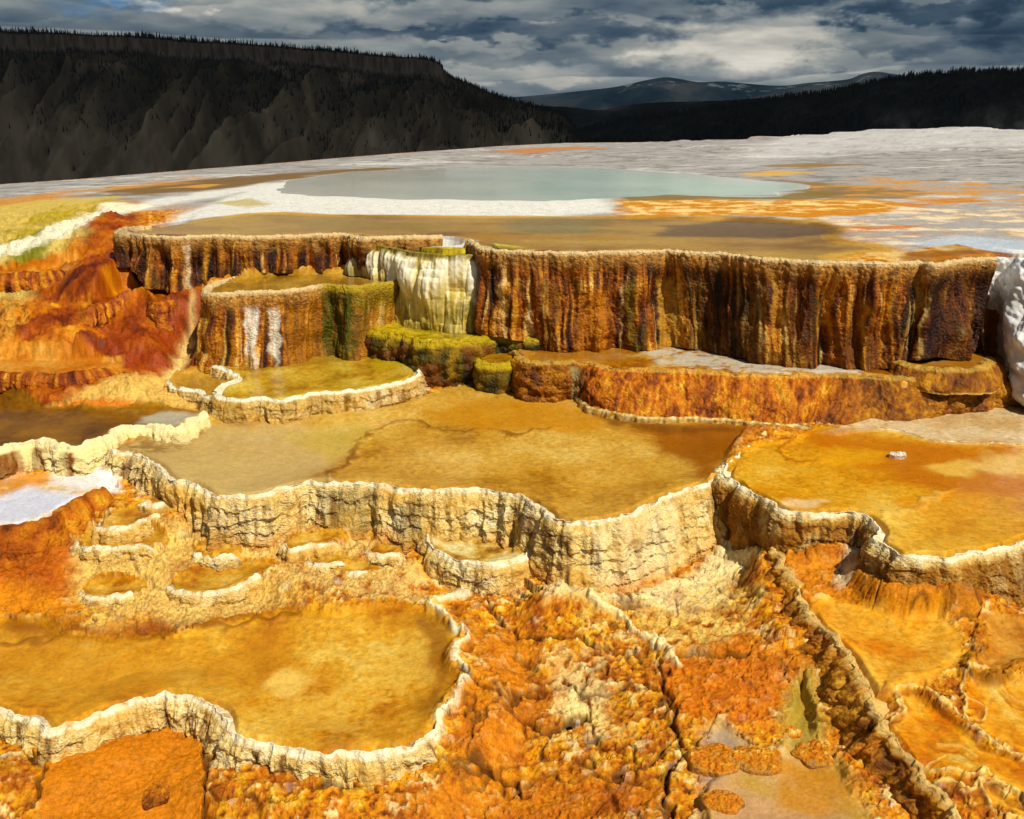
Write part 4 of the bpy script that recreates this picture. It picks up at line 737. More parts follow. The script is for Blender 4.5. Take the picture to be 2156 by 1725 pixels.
# ------------------------------------------------------------------ far country: valley, mesa, hills, snow-flecked range
def mat_far(name, rough=0.95):
    m = bpy.data.materials.new(name); m.use_nodes = True; b = m.node_tree.nodes['Principled BSDF']; t = NT(m.node_tree)
    a = t.new('ShaderNodeVertexColor', layer_name='col'); t.l.new(a.outputs[0], b.inputs['Base Color']); b.inputs['Roughness'].default_value = rough
    b.inputs['Specular IOR Level'].default_value = 0.1; return m
M_FAR = mat_far('hillside')
def ridged(x, y, s, o=4):
    r = 0; a = 1.; n = 0
    for k in range(o): r = r + a * (1 - 2 * np.abs(perlin(x, y, s + 7 * k))); n += a; a *= .5; x = x * 2.1 + 1.7; y = y * 2.1 + .3
    return r / n
HILLS = {}
def hill(name, ridge, R, W, drop, seed, ns, nt, gamp, gsc, shear, cliff=None, back=600, curve=.8, colf=None, gtop=0.0):
    r = catmull(np.array(ridge, float), 30); d = ray(r[:, 0], r[:, 1])
    Rr = np.interp(r[:, 0], [q[0] for q in R], [q[1] for q in R]) if isinstance(R, list) else np.full(len(r), float(R))
    top = d / np.hypot(d[:, 0], d[:, 1])[:, None] * Rr[:, None]
    a = np.arctan2(top[:, 0], top[:, 1]); o = np.argsort(a); a = a[o]; Rr = Rr[o]; zt = top[o][:, 2] + CAMZ
    A = np.linspace(a[0], a[-1], ns); Rs = np.interp(A, a, Rr); ZT = np.interp(A, a, zt); px = np.interp(A, a, r[o][:, 0])
    tt = np.r_[np.linspace(-1, 0, 12)[:-1], np.linspace(0, 1, nt) ** 1.25]
    AA, TT = np.meshgrid(A, tt, indexing='ij'); S = AA * np.mean(Rs); RR = Rs[:, None] - np.where(TT > 0, TT * W, TT * back)
    tp = np.clip(TT, 0, 1); zz = ZT[:, None] * np.ones_like(TT)
    jag = fbm(S / 60, S * 0 + 1, seed + 9, 4)
    cl = np.interp(px, [q[0] for q in cliff], [q[1] for q in cliff])[:, None] if cliff else 0.0
    clf = cl * (.75 + .5 * fbm(S / 90, S * 0, seed + 8, 4)) * sst(.004, .016, tp + .003 * fbm(S / 25, S * 0 + 2, seed + 5, 3)) if cliff else 0.0
    body = (ZT[:, None] - clf) - drop * (tp ** curve)
    env = sst(gtop, .22, tp) * (1 - .55 * tp)
    u = S / gsc + shear * tp + .35 * fbm(S / (gsc * 1.8), tp * 1.5, seed + 6, 3); g = ridged(u, tp * 1.3, seed, 5); g2 = fbm(u * 3.5, tp * 5, seed + 3, 4)
    g3 = ridged(u * 2.9 + 1.3 * tp, tp * 1.6, seed + 4, 4)
    Z = np.where(TT > 0, body + gamp * (g - .2) * env + gamp * .20 * (g3 - .2) * env + gamp * .12 * g2 * env, zz - .02 * back * (-np.minimum(TT, 0)) ** 2)
    Z = Z + 2.0 * jag * (TT > -.01)
    X = np.sin(AA) * RR; Y = np.cos(AA) * RR
    inf = dict(g3=g3, S=S, T=tp, TT=TT, g=g, g2=g2, px=np.repeat(px[:, None], len(tt), 1), X=X, Y=Y, Z=Z, cl=(clf / np.maximum(cl, 1e-3) if cliff else 0 * tp), clh=(np.broadcast_to(cl, tp.shape) if cliff else 0 * tp))
    c, forest = colf(inf)
    HILLS[name] = (X, Y, Z, forest)
    V = np.stack([X, Y, Z], -1).reshape(-1, 3)
    o = link_mesh(name, V, grid_quads(*X.shape), M_FAR, np.concatenate([np.clip(c, .002, .9), np.zeros(c.shape[:-1] + (1,))], -1).reshape(-1, 4))
    tag(o, kind='structure'); return o
def c_mesa(i):
    S, T, g, g2, px = i['S'], i['T'], i['g'], i['g2'], i['px']
    spur = sst(-.1, .35, g * .7 + .4 * i['g3'] + .15 * g2 + .3 * fbm(S / 130, T * 6, 601, 4))
    low = sst(.15, .5, T + .12 * fbm(S / 200, T * 3, 602, 3) + .16 * sst(900, 1100, px))
    earth = palette(fbm(S / 60, T * 9, 603, 4), [(-.6, (.13, .095, .06)), (.6, (.36, .27, .17))])
    dark = np.array([.004, .006, .006]); scrub = np.array([.020, .024, .016])
    e = np.clip(spur * (.25 + .75 * low) + .35 * sst(.3, .6, fbm(S / 90, T * 7, 604, 4)), 0, 1)
    c = dark + (scrub - dark) * sst(.1, .6, T)[..., None]; c = c * (1 - e[..., None]) + earth * e[..., None]
    cb = sst(.001, .004, T) * sst(.035, .020, T + .006 * fbm(S / 40, S * 0, 606, 3)) * sst(2, 12, i['clh'])
    rock = palette(fbm(S / 9, T * 40, 605, 4), [(-.6, (.06, .045, .035)), (.6, (.17, .125, .095))]); c = c * (1 - cb[..., None]) + rock * cb[..., None]
    f = (1 - e) * (1 - cb) * (.30 + .7 * sst(.55, .15, T)) * sst(1.0, .7, T)
    f = np.where(i['TT'] <= .003, 1.0, f)
    return c, f
hill('mesa_hill', [(-500,40),(-200,52),(0,66),(100,68),(200,74),(300,76),(400,86),(520,92),(640,102),(720,108),(800,117),(880,122),(922,130),(936,150),(960,166),(1000,182),(1050,202),(1100,218),(1150,232),(1190,246),(1230,300),(1250,330)],
     [(-500,2200),(900,2300),(1000,2250),(1250,1900)], 900, 520, 610, 900, 220, 150, 190, 2.6, [(-500,14),(300,16),(700,20),(860,24),(930,16),(945,0),(1300,0)], 900, .82, c_mesa)
def c_dark(i):
    S, T, g = i['S'], i['T'], i['g']
    v = fbm(S / 120, T * 8, 611, 5); c = palette(v + .3 * g, [(-.6, (.003, .005, .006)), (.2, (.008, .012, .012)), (.7, (.022, .026, .022))]); return c, np.ones_like(T) * sst(.6, .3, v)
hill('dark_hill', [(1130,310),(1200,286),(1280,262),(1340,250),(1420,240),(1500,226),(1600,212),(1700,199),(1800,183),(1860,170),(1920,161),(2000,154),(2080,151),(2156,150),(2300,142),(2700,120)],
     [(1130,2500),(1500,2900),(2000,2700),(2700,2400)], 1100, 330, 620, 600, 120, 60, 260, .6, None, 900, .9, c_dark)
def c_mid(i):
    S, T, g = i['S'], i['T'], i['g']
    v = fbm(S / 420, T * 5, 621, 5); c = palette(v + .25 * g, [(-.5, (.008, .014, .016)), (.15, (.018, .027, .026)), (.5, (.07, .072, .055)), (.8, (.11, .10, .075))]); return c, sst(.35, .0, v)
hill('forest_hill', [(900,190),(1000,205),(1060,216),(1120,222),(1200,226),(1260,232),(1320,222),(1380,216),(1450,214),(1520,212),(1600,207),(1700,203),(1900,200)], 6200, 2600, 500, 630, 500, 90, 120, 600, .4, None, 1500, .9, c_mid)
def c_snow(i):
    S, T, g, px = i['S'], i['T'], i['g'], i['px']
    v = fbm(S / 1300, T * 4, 631, 5); c = palette(v + .2 * g, [(-.5, (.05, .12, .17)), (.1, (.13, .21, .26)), (.6, (.36, .38, .37))])  # blue of distant haze mixed into the slope colour
    hi = sst(.30, .05, T) * sst(1250, 1340, px)
    sn = sst(.16, .30, fbm(S / 420, T * 14, 632, 5, .6) - .25 * g + .06) * hi
    return c * (1 - sn[..., None]) + np.array([.9, .92, .95]) * sn[..., None], 0 * T
hill('snowy_range', [(820,215),(980,208),(1090,204),(1150,199),(1220,192),(1290,184),(1330,176),(1360,169),(1400,163),(1430,166),(1470,173),(1520,172),(1570,176),(1620,180),(1660,180),(1700,175),(1750,171),(1790,166),(1815,156),(1845,151),(1880,156),(1920,161),(2000,166),(2060,158),(2090,146),(2130,149),(2300,165)], 19000, 7000, 900, 640, 700, 110, 260, 1800, .3, None, 3000, .8, c_snow, .0)
vx = np.array([[-26000, 70, -150], [26000, 70, -150], [26000, 30000, -150], [-26000, 30000, -150]])
o = link_mesh('valley', vx, [[0, 1, 2, 3]], M_FAR, np.tile([.02, .026, .022, 0], (4, 1)), smooth=False); tag(o, kind='structure')

# forests: every tree a small ragged cone; a mass seen from two kilometres
M_CONIF = bpy.data.materials.new('conifer_needles'); M_CONIF.use_nodes = True
M_CONIF.node_tree.nodes['Principled BSDF'].inputs['Base Color'].default_value = (.005, .009, .007, 1); M_CONIF.node_tree.nodes['Principled BSDF'].inputs['Roughness'].default_value = .9
def forest(name, hillname, n, hmin, hmax, ridge_n, rng, tmax=1.0):
    X, Y, Z, F = HILLS[hillname]; r = np.random.default_rng(rng)
    nrow = X.shape[1]; w = F.copy(); w[:, :9] = 0; w = w / w.sum()
    ids = r.choice(w.size, n, p=w.ravel()); i, j = np.unravel_index(ids, w.shape)
    i = np.clip(i + 0, 0, X.shape[0] - 2); u = r.random(n); 
    P = np.stack([X[i, j] + u * (X[i + 1, j] - X[i, j]), Y[i, j] + u * (Y[i + 1, j] - Y[i, j]), Z[i, j] + u * (Z[i + 1, j] - Z[i, j])], 1)
    if ridge_n:
        i = r.integers(0, X.shape[0] - 1, ridge_n); j = r.integers(10, 13, ridge_n); u = r.random(ridge_n)
        keep = F[i, j] > .3; i, j, u = i[keep], j[keep], u[keep]
        P = np.vstack([P, np.stack([X[i, j] + u * (X[i + 1, j] - X[i, j]), Y[i, j] + u * (Y[i + 1, j] - Y[i, j]), Z[i, j] + u * (Z[i + 1, j] - Z[i, j])], 1)])
    N = len(P); h = (hmin + (hmax - hmin) * r.random(N) ** 1.8) * (1 + .45 * fbm(P[:, 0] / 70, P[:, 1] / 70, 640, 3)); rad = h * r.uniform(.16, .26, N)
    an = r.random(N)[:, None] * 6.28 + np.arange(5) * 2 * np.pi / 5
    tiers = [(-.1, 1.0, .42), (.28, .72, .72), (.58, .42, 1.0)]
    VS, TS = [], []; base = 0
    for z0, k, z1 in tiers:
        ring = np.stack([P[:, None, 0] + np.cos(an) * rad[:, None] * k * r.uniform(.7, 1.2, (N, 5)), P[:, None, 1] + np.sin(an) * rad[:, None] * k * r.uniform(.7, 1.2, (N, 5)), P[:, None, 2] + h[:, None] * (z0 + r.uniform(-.04, .04, (N, 5)))], -1)
        apex = P.copy(); apex[:, 2] += h * z1
        VS.append(np.concatenate([ring, apex[:, None]], 1).reshape(-1, 3))
        b = base + np.arange(N)[:, None, None] * 6; q = np.array([[k2, (k2 + 1) % 5, 5] for k2 in range(5)])
        TS.append((b + q[None]).reshape(-1, 3)); base += N * 6
    o = link_mesh(name, np.vstack(VS), np.vstack(TS), M_CONIF, smooth=False); return o
tag(forest('conifer_forest', 'mesa_hill', 9000, 4, 13, 2200, 5), 'dark conifers along the mesa rim and in its gullies', 'forest', kind='stuff')
tag(forest('conifer_forest', 'dark_hill', 9000, 8, 17, 1800, 6), 'black conifer wood covering the hill at right', 'forest', kind='stuff')

# unseen overcast above the frame, added to shade the hills (the terraces lie in a sun gap)
def shade_bank():
    nx, ny = 90, 70; x = np.linspace(-16000, 17000, nx); y = np.linspace(-900, 20000, ny); Xc, Yc = np.meshgrid(x, y, indexing='ij')
    edge_ = np.minimum.reduce([(Xc - x[0]) / 2500, (x[-1] - Xc) / 2500, (Yc - y[0]) / 700, (y[-1] - Yc) / 2500]); e = sst(0, 1, edge_)
    bot = 2650 + 180 * fbm(Xc / 900, Yc / 900, 700, 4) + (1 - e) * 260; topz = bot + 40 + e * (700 + 500 * fbm(Xc / 1500, Yc / 1500, 701, 4))
    n = nx * ny; V = np.vstack([np.stack([Xc, Yc, bot], -1).reshape(-1, 3), np.stack([Xc, Yc, topz], -1).reshape(-1, 3)])
    q = grid_quads(nx, ny); Q = [q, q[:, ::-1] + n]
    idx = np.arange(n).reshape(nx, ny); ring = np.r_[idx[:, 0], idx[-1, 1:], idx[-2::-1, -1], idx[0, -2:0:-1]]; r2 = np.roll(ring, -1)
    Q.append(np.stack([ring, r2, r2 + n, ring + n], 1))
    m = bpy.data.materials.new('cloud'); m.use_nodes = True; t = NT(m.node_tree); t.n.clear(); out = t.new('ShaderNodeOutputMaterial')
    d = t.new('ShaderNodeBsdfDiffuse'); d.inputs[0].default_value = (.85, .86, .88, 1); tl = t.new('ShaderNodeBsdfTranslucent'); tl.inputs[0].default_value = (.5, .52, .55, 1)
    mx = t.new('ShaderNodeMixShader'); mx.inputs[0].default_value = .5; t.l.new(d.outputs[0], mx.inputs[1]); t.l.new(tl.outputs[0], mx.inputs[2]); t.l.new(mx.outputs[0], out.inputs[0])
    tag(link_mesh('shade_clouds', V, np.vstack(Q), m), kind='stuff')
shade_bank()

# ------------------------------------------------------------------ walls and rims
def smooth1(a, k):
    if k < 1: return a
    ker = np.hanning(2 * k + 3)[1:-1]; ker /= ker.sum()
    pad = np.pad(a, [(len(ker) // 2,) * 2] + [(0, 0)] * (a.ndim - 1), mode='edge')
    return np.stack([np.convolve(pad[:, j], ker, 'valid') for j in range(a.shape[1])], 1)
def wall(key, parent, style, ds, rows, rim_h=.015, rim_w=.03, wig=.02, wigs=.15, amp=1.0, seed=0, colf=None, mat=None, matr=None, bulge=.0, sink=.07, split=True, inner=.10, taper=0.0, wname='wall'):
    L0, B0 = W[key]
    L = catmull(L0, 40); Bq = catmull(B0, 40)
    seg = np.r_[0, np.cumsum(np.linalg.norm(np.diff(L[:, :2], axis=0), axis=1))]
    n = max(8, int(seg[-1] / ds)); s = np.linspace(0, seg[-1], n)
    L = np.stack([np.interp(s, seg, L[:, k]) for k in range(3)], 1); Bq = np.stack([np.interp(s, seg, Bq[:, k]) for k in range(3)], 1)
    kx = np.interp(s, seg, catmull(np.array([[q[0], 0] for q in pxs(key)]), 40)[:, 0])
    Bq = smooth1(Bq, int(.08 / ds))
    T = np.gradient(L[:, :2], axis=0); T = smooth1(T, int(max(.06, rim_w * 1.5) / ds)); T /= np.linalg.norm(T, axis=1)[:, None] + 1e-9
    N = np.stack([T[:, 1], -T[:, 0]], 1)
    tp_ = min(taper, .22 * s[-1]); tap = sst(0, tp_, s) * sst(0, tp_, s[-1] - s) if taper else np.ones(n)
    L[:, 2] -= (1 - tap) * (L[:, 2] - Bq[:, 2] + .03); L[:, 2] += .011 * fbm(s / .09, s * 0 + seed, 190 + seed, 4) * (rim_h > .005)
    if wig:
        w_ = wig * (fbm(s / wigs, s * 0 + seed, 200 + seed, 3)) ; L[:, :2] += N * w_[:, None]; Bq[:, :2] += N * w_[:, None] * .8
    # profile: inner foot -> crest -> outer lip -> down to the foot
    ni = 7; nw = rows
    hz = L[:, 2] - Bq[:, 2] + sink
    t = np.linspace(0, 1, nw)
    V = np.zeros((n, ni + nw, 3)); D = np.zeros((n, ni + nw, 3)); LEN = np.zeros((n, ni + nw)); TV = np.zeros((n, ni + nw))
    up = np.array([0, 0, 1.0]); N3 = np.c_[N, np.zeros(n)]
    pin = [(-inner - rim_w, -.06, .9), (-rim_w * 1.7, -.028, .8), (-rim_w * 1.2, -.004, .9), (-rim_w * .95, rim_h * .7, .95), (-rim_w * .6, rim_h, 1.), (-rim_w * .3, rim_h * .9, .9), (-.004, rim_h * .45, .5)]
    rk = np.clip(.95 + 1.1 * fbm(s / .16, s * 0 + seed, 260 + seed, 4), .25, 2.2)[:, None]
    for k, (o, z, u) in enumerate(pin):
        V[:, k] = L + (N3 * o + up * z) * (rk if 0 < k else 1); D[:, k] = N3 * (1 - u) * (1 if k > 3 else -1) + up * u; LEN[:, k] = o
    Bs = Bq.copy(); Bs[:, 2] -= sink
    for k in range(nw):
        tt = t[k]; f = tt ** 1.15
        p = L + (Bs - L) * np.array([f, f, 0])[None, :]; p[:, 2] = L[:, 2] - hz * tt
        p += N3 * (bulge * math.sin(math.pi * min(1, tt * 1.1)) ** 1.0 + .012 * min(1, tt * 8))
        V[:, ni + k] = p; uu = .35 * (1 - tt); D[:, ni + k] = N3 * (1 - uu) + up * uu; LEN[:, ni + k] = hz * tt; TV[:, ni + k] = tt
    S = np.repeat(s[:, None], ni + nw, 1) + seed * 13.7; KX = np.repeat(kx[:, None], ni + nw, 1)
    onwall = np.zeros(ni + nw); onwall[ni - 2:] = 1; onwall[:ni - 2] = np.linspace(.2, .8, ni - 2)
    HZ = np.repeat(hz[:, None], ni + nw, 1)
    inf = dict(S=S, Z=LEN, T=TV, KX=KX, HZ=HZ, ow=onwall[None, :], ni=ni)
    disp, col = style(inf, amp, seed)
    if colf: col = colf(inf, col)
    lipk = np.clip(np.minimum(1, (inf['Z'] + .02) / .05), .25, 1)
    V += D * (disp * onwall[None, :] * np.where(np.arange(ni + nw)[None, :] >= ni, 1, .6))[..., None]
    q = grid_quads(n, ni + nw)
    qc = q.reshape(n - 1, ni + nw - 1, 4)[..., ::1]
    Vf = V.reshape(-1, 3); Cf = col.reshape(-1, 4)
    def sub(sel, name, m):
        qq = qc[:, sel].reshape(-1, 4); u, inv = np.unique(qq, return_inverse=True)
        return link_mesh(name, Vf[u], inv.reshape(-1, 4), m, Cf[u], parent)
    cut = ni + max(1, int(.03 / max(.03, float(np.median(hz))) * nw)) if split else 0
    if split: sub(slice(0, cut), 'rim', matr or mat or M_RIM)
    return sub(slice(cut, None), wname, mat or M_RIM)
PXS = {}
def pxs(key):
    # picture column of every lip point, used to place stains and painted shade along the wall
    L0 = W[key][0]; v = L0 - np.array([0, 0, CAMZ]); f = v[:, 1] * CP - v[:, 2] * SP
    return np.stack([PW / 2 + FPX * v[:, 0] / f, 0 * f], 1)

def col4(c, wet): return np.concatenate([np.clip(c, .003, .93), np.broadcast_to(np.clip(wet, 0, 1)[..., None], c.shape[:-1] + (1,))], -1)
def st_cell(i, amp, seed, cs=.036, dark=.85):
    """rimstone: crusted lip, beads, drips and little stacked ledges, brown film between the beads"""
    S, Z, T = i['S'], i['Z'], i['T']
    u = S + .035 * perlin(S / .11, Z / .1, seed + 1) + .012 * perlin(S / .03, Z / .03, seed + 31); v = Z * .95 + .03 * perlin(S / .1, Z / .1, seed + 2) + .01 * perlin(S / .03, Z / .03, seed + 32)
    sz = 1 + .35 * perlin(S / .4, Z / .4, seed + 33)
    f1, f2, idd = worley(u / cs / sz, v / (cs * .75) / sz, seed + 3); g1, g2, gi = worley(u / (cs * 2.8), v / (cs * 3.4), seed + 4); k1, k2, ki = worley(u / .014, v / .012, seed + 14)
    low = fbm(S / .35, Z / .25, seed + 5, 4); strk = fbm(S / .07, Z / .45, seed + 6, 4); fine = fbm(S / .03, Z / .03, seed + 16, 4, .6)
    beads = sst(-.45, .1, low + .4 * (gi - .5)); crack = sst(.16, .03, f2 - f1) * beads
    lobes = 1 - np.abs(perlin(u / .16, Z / .7, seed + 8)) * 2; drip = 1 - np.abs(perlin(u / .05, Z / .35, seed + 9)) * 2
    led = (Z + .05 * perlin(S / .2, Z / .3, seed + 10) + .02 * fine) / .085; led = led - np.floor(led)
    d = amp * ((.45 - f1) * cs * .36 * beads - crack * cs * .10 + (.5 - g1) * cs * .9 + .028 * fbm(S / .16, Z / .2, seed + 7, 3) + .034 * lobes * sst(.0, .35, T) + .010 * drip * sst(.05, .3, T) + .020 * (led ** 2 - .4) * sst(.05, .25, T) * sst(-.4, .3, low) + .006 * fine + (.4 - k1) * .003)
    c = palette(low * .6 + .35 * (idd - .5) + .45 * fine, [(-.7, alb(190,126,50)), (-.25, alb(224,174,104)), (.1, alb(242,210,154)), (.5, alb(253,236,204))])
    c = mixc(c, alb(150,90,20), sst(.0, .6, strk + .3 * low) * .8 * sst(.02, .2, T))
    c = mixc(c, alb(76,60,22), sst(.30, .75, strk + .25 * perlin(S / .5, Z / 2, seed + 9)) * .9 * sst(.05, .3, T))
    c = mixc(c, alb(84,50,16), np.maximum(crack * dark * (.45 + .55 * sst(-.4, .4, strk)), sst(.86, .99, led) * .5 * beads * sst(.1, .3, T)) * sst(.0, .04, T))
    c = mixc(c, alb(255,242,216), sst(.030, .004, Z + .02 * low + .012 * fine) * (.45 + .5 * sst(-.35, .15, fbm(S / .10, Z / .1, seed + 41, 3))))
    c = mixc(c, alb(214,150,62), sst(.25, .5, fbm(S / .07, Z / .04, seed + 42, 4)) * sst(.05, .0, Z) * .6)
    c = mixc(c, alb(206,128,30), sst(.66, .98, T + .2 * low + .1 * fine) * .75)
    return d, col4(c, .3 + .3 * sst(.0, .6, strk))
def st_flute(i, amp, seed, tone=0.0, crustc=(200,146,90), beads=.036):
    """tall wet wall: columns, drips, brown and amber streaks"""
    S, Z, T = i['S'], i['Z'], i['T']
    u = S + .03 * perlin(S / .2, Z / .3, seed + 1)
    c1 = 1 - np.abs(perlin(u / .26, Z / 1.6, seed + 2)) * 2.2; c2 = 1 - np.abs(perlin(u / .085, Z / .8, seed + 3)) * 2.0
    c3 = fbm(u / .6, Z / 1.5, seed + 4, 3)
    f1, f2, idd = worley(u / beads, Z / (beads * 1.2), seed + 5); h1, h2, hi = worley(u / .016, Z / .02, seed + 15)
    k4 = fbm(S / .3, Z / .3, seed + 21, 3); k5 = fbm(S / .025, Z / .035, seed + 22, 4, .6)
    lip = sst(.20, .03, Z + .06 * perlin(S / .1, S * 0 + 3, seed + 6))
    drop = fbm(u / .15, Z / .25, seed + 7, 4)
    d = amp * (.075 * (c1 - .5) * sst(.02, .35, T) + .024 * (c2 - .4) * sst(.0, .2, T) + .10 * c3 * sst(0, .3, T) + .07 * fbm(u / .45, Z / .42, seed + 23, 3) * sst(.05, .35, T) + .05 * np.maximum(0, fbm(u / .2, Z / .5, seed + 24, 3)) * sst(.5, .9, T) + (.5 - f1) * .014 * (.3 + lip) + .03 * drop * sst(.05, .4, T) + .035 * lip + (.5 - f1) * .012 * sst(-.3, .5, k4) + (.45 - h1) * .008 + .008 * k5)
    k = fbm(u / .055, Z / 1.1, seed + 8, 4, .6); k2 = fbm(u / .3, Z / 1.4, seed + 9, 3); k3 = fbm(u / .12, Z / .12, seed + 10, 4)
    v = k * .85 + k2 * .8 + k3 * .25 + .35 * k5 + .25 * (idd - .5) * sst(-.3, .5, k4) + tone - .05
    c = palette(v, [(-.8, alb(24,11,2)), (-.4, alb(66,32,4)), (-.1, alb(124,62,7)), (.17, alb(172,96,14)), (.46, alb(212,144,44)), (.85, alb(240,204,146))])
    c = mixc(c, alb(236,196,134), sst(.34, .6, fbm(u / .05, Z / 1.0, seed + 25, 3)) * .7 * sst(.1, .3, T))
    gr = sst(.25, .6, fbm(u / .14, Z / .9, seed + 11, 4)); c = mixc(c, alb(72,66,12), gr * .6 * sst(.05, .3, T))
    blk = sst(.16, .5, fbm(u / .065, Z / .9, seed + 12, 3) - .25 * k2); c = mixc(c, alb(30,16,3), blk * .85 * sst(.04, .2, T))
    c = mixc(c, alb(*crustc), lip * .8 * sst(-.9, .4, k3 + .3)); c = mixc(c, alb(80,44,14), lip * sst(.4, .7, f1) * .7)
    c = mixc(c, alb(238,208,170), sst(.045, .0, Z) * .75)
    return d, col4(c, .72 - .25 * lip + 0 * T)
def streak(i, x0, x1, rgb, t0=0., t1=1.2, op=.9, soft=6, seed=300, wob=8):
    x = i['KX'] + wob * perlin(i['Z'] / .12, i['S'] / .3, seed) + .4 * wob * perlin(i['Z'] / .03, i['S'] / .05, seed + 5); xm = (x0 + x1) / 2; x = xm + (x - xm) * (1 + .7 * np.clip(i['T'], 0, 1)) if x1 - x0 < 60 else x; m = sst(x0 - soft, x0 + soft, x) * sst(x1 + soft, x1 - soft, x) * sst(t0 - .04, t0 + .08, i['T']) * sst(t1 + .15, t1 - .1, i['T'])
    return m * op * (.65 + .5 * np.clip(fbm(i['S'] / .05, i['Z'] / .3, seed + 1, 3) + .4, 0, 1))
def apply(col, m, rgb, wet=None):
    m = np.clip(m, 0, 1); col[..., :3] = mixc(col[..., :3], alb(*rgb), m)
    if wet is not None: col[..., 3] = col[..., 3] * (1 - m) + wet * m
    return col

def own_mesh(key, name, parent, mat):
    sel = OQ == OWNERS.index(key)
    if not sel.any(): return None
    q = QALL[sel]; u, inv = np.unique(q, return_inverse=True)
    return link_mesh(name, VX[u], inv.reshape(-1, 4), mat, C4[u], parent)
QALL = grid_quads(len(YS), NC)
OQ = OWN[:-1, :-1].reshape(-1)
def water(P, z, parent, mat, name='water', grow=.0):
    me = bpy.data.meshes.new(name)
    n = len(P); me.from_pydata([(x, y, z) for x, y in P], [], [list(range(n))]); me.materials.append(mat); me.update()
    if me.polygons[0].normal.z < 0: me.flip_normals()
    o = bpy.data.objects.new(name, me); COL.objects.link(o); o.parent = parent; return o

own_g = own_mesh('ground', 'ground', None, M_GROUND); tag(own_g, 'orange and white travertine ground of the hot spring terrace', 'ground', None, 'structure')

def c_upleft(i, c):
    apply(c, streak(i, 388, 400, 0, .1, 1.), (226,196,170)); apply(c, streak(i, 425, 438, 0, .1, 1.1), (206,140,50)); apply(c, streak(i, 246, 300, 0, -.1, 1.2, .35), (86,40,18))
    apply(c, streak(i, 440, 520, 0, .5, 1.2, .5), (30,16,6)); return c
def c_upright(i, c):
    x = i['KX']
    apply(c, streak(i, 1004, 1030, 0, .1, .9, .5), (150,70,12)); apply(c, streak(i, 1054, 1070, 0, .15, 1.2, .95), (222,180,128)); apply(c, streak(i, 1112, 1122, 0, .6, 1.2, .8), (214,190,170))
    apply(c, streak(i, 1130, 1185, 0, .25, 1.2, .6), (34,20,6)); apply(c, streak(i, 1215, 1280, 0, .35, 1.2, .75), (196,118,34)); apply(c, streak(i, 1308, 1316, 0, .3, 1.2, .8), (220,176,130))
    apply(c, streak(i, 1318, 1340, 0, .25, 1.2, .75), (112,100,22)); apply(c, streak(i, 1380, 1424, 0, .25, 1.2, .8), (210,152,72)); apply(c, streak(i, 1440, 1620, 0, .12, 1.2, .72), (40,26,9))  # the broad dark band paints in the shade of the left-facing recess
    apply(c, streak(i, 1470, 1480, 0, .2, 1.1, .5), (96,78,30)); apply(c, streak(i, 1625, 1640, 0, .1, .6, .8), (206,150,66)); apply(c, streak(i, 1650, 1720, 0, .1, 1.2, .55), (58,32,8))
    apply(c, streak(i, 1730, 1742, 0, .2, 1.2, .8), (22,14,5)); apply(c, streak(i, 1760, 1880, 0, .35, 1.2, .5), (150,84,14)); apply(c, streak(i, 1815, 1830, 0, .3, 1.2, .75), (214,146,44))
    apply(c, streak(i, 1865, 1880, 0, .3, 1.2, .75), (206,136,38)); apply(c, streak(i, 1900, 1912, 0, .4, 1.2, .8), (40,40,12)); apply(c, streak(i, 1930, 1955, 0, .1, .5, .6), (200,160,90))
    apply(c, streak(i, 1972, 2100, 0, .06, 1.2, .9), (48,18,3)); apply(c, streak(i, 2010, 2040, 0, .3, 1.2, .5), (120,56,10)); return c
up = thing('terrace_wall', 'long tall brown wet flowstone wall with streaks, holding the tan basin at its top', 'terrace')
wall('upleft', up, st_flute, .012, 60, .008, .022, .03, .12, 1., 1, c_upleft, M_FLOW, inner=.30)
wall('upright', up, st_flute, .009, 120, .008, .022, .035, .14, 1., 2, c_upright, M_FLOW, inner=.30)
own_mesh('upper', 'bed', up, M_BED)
water(POOLS['upper'], Z_UP - .004, up, M_UPWATER)

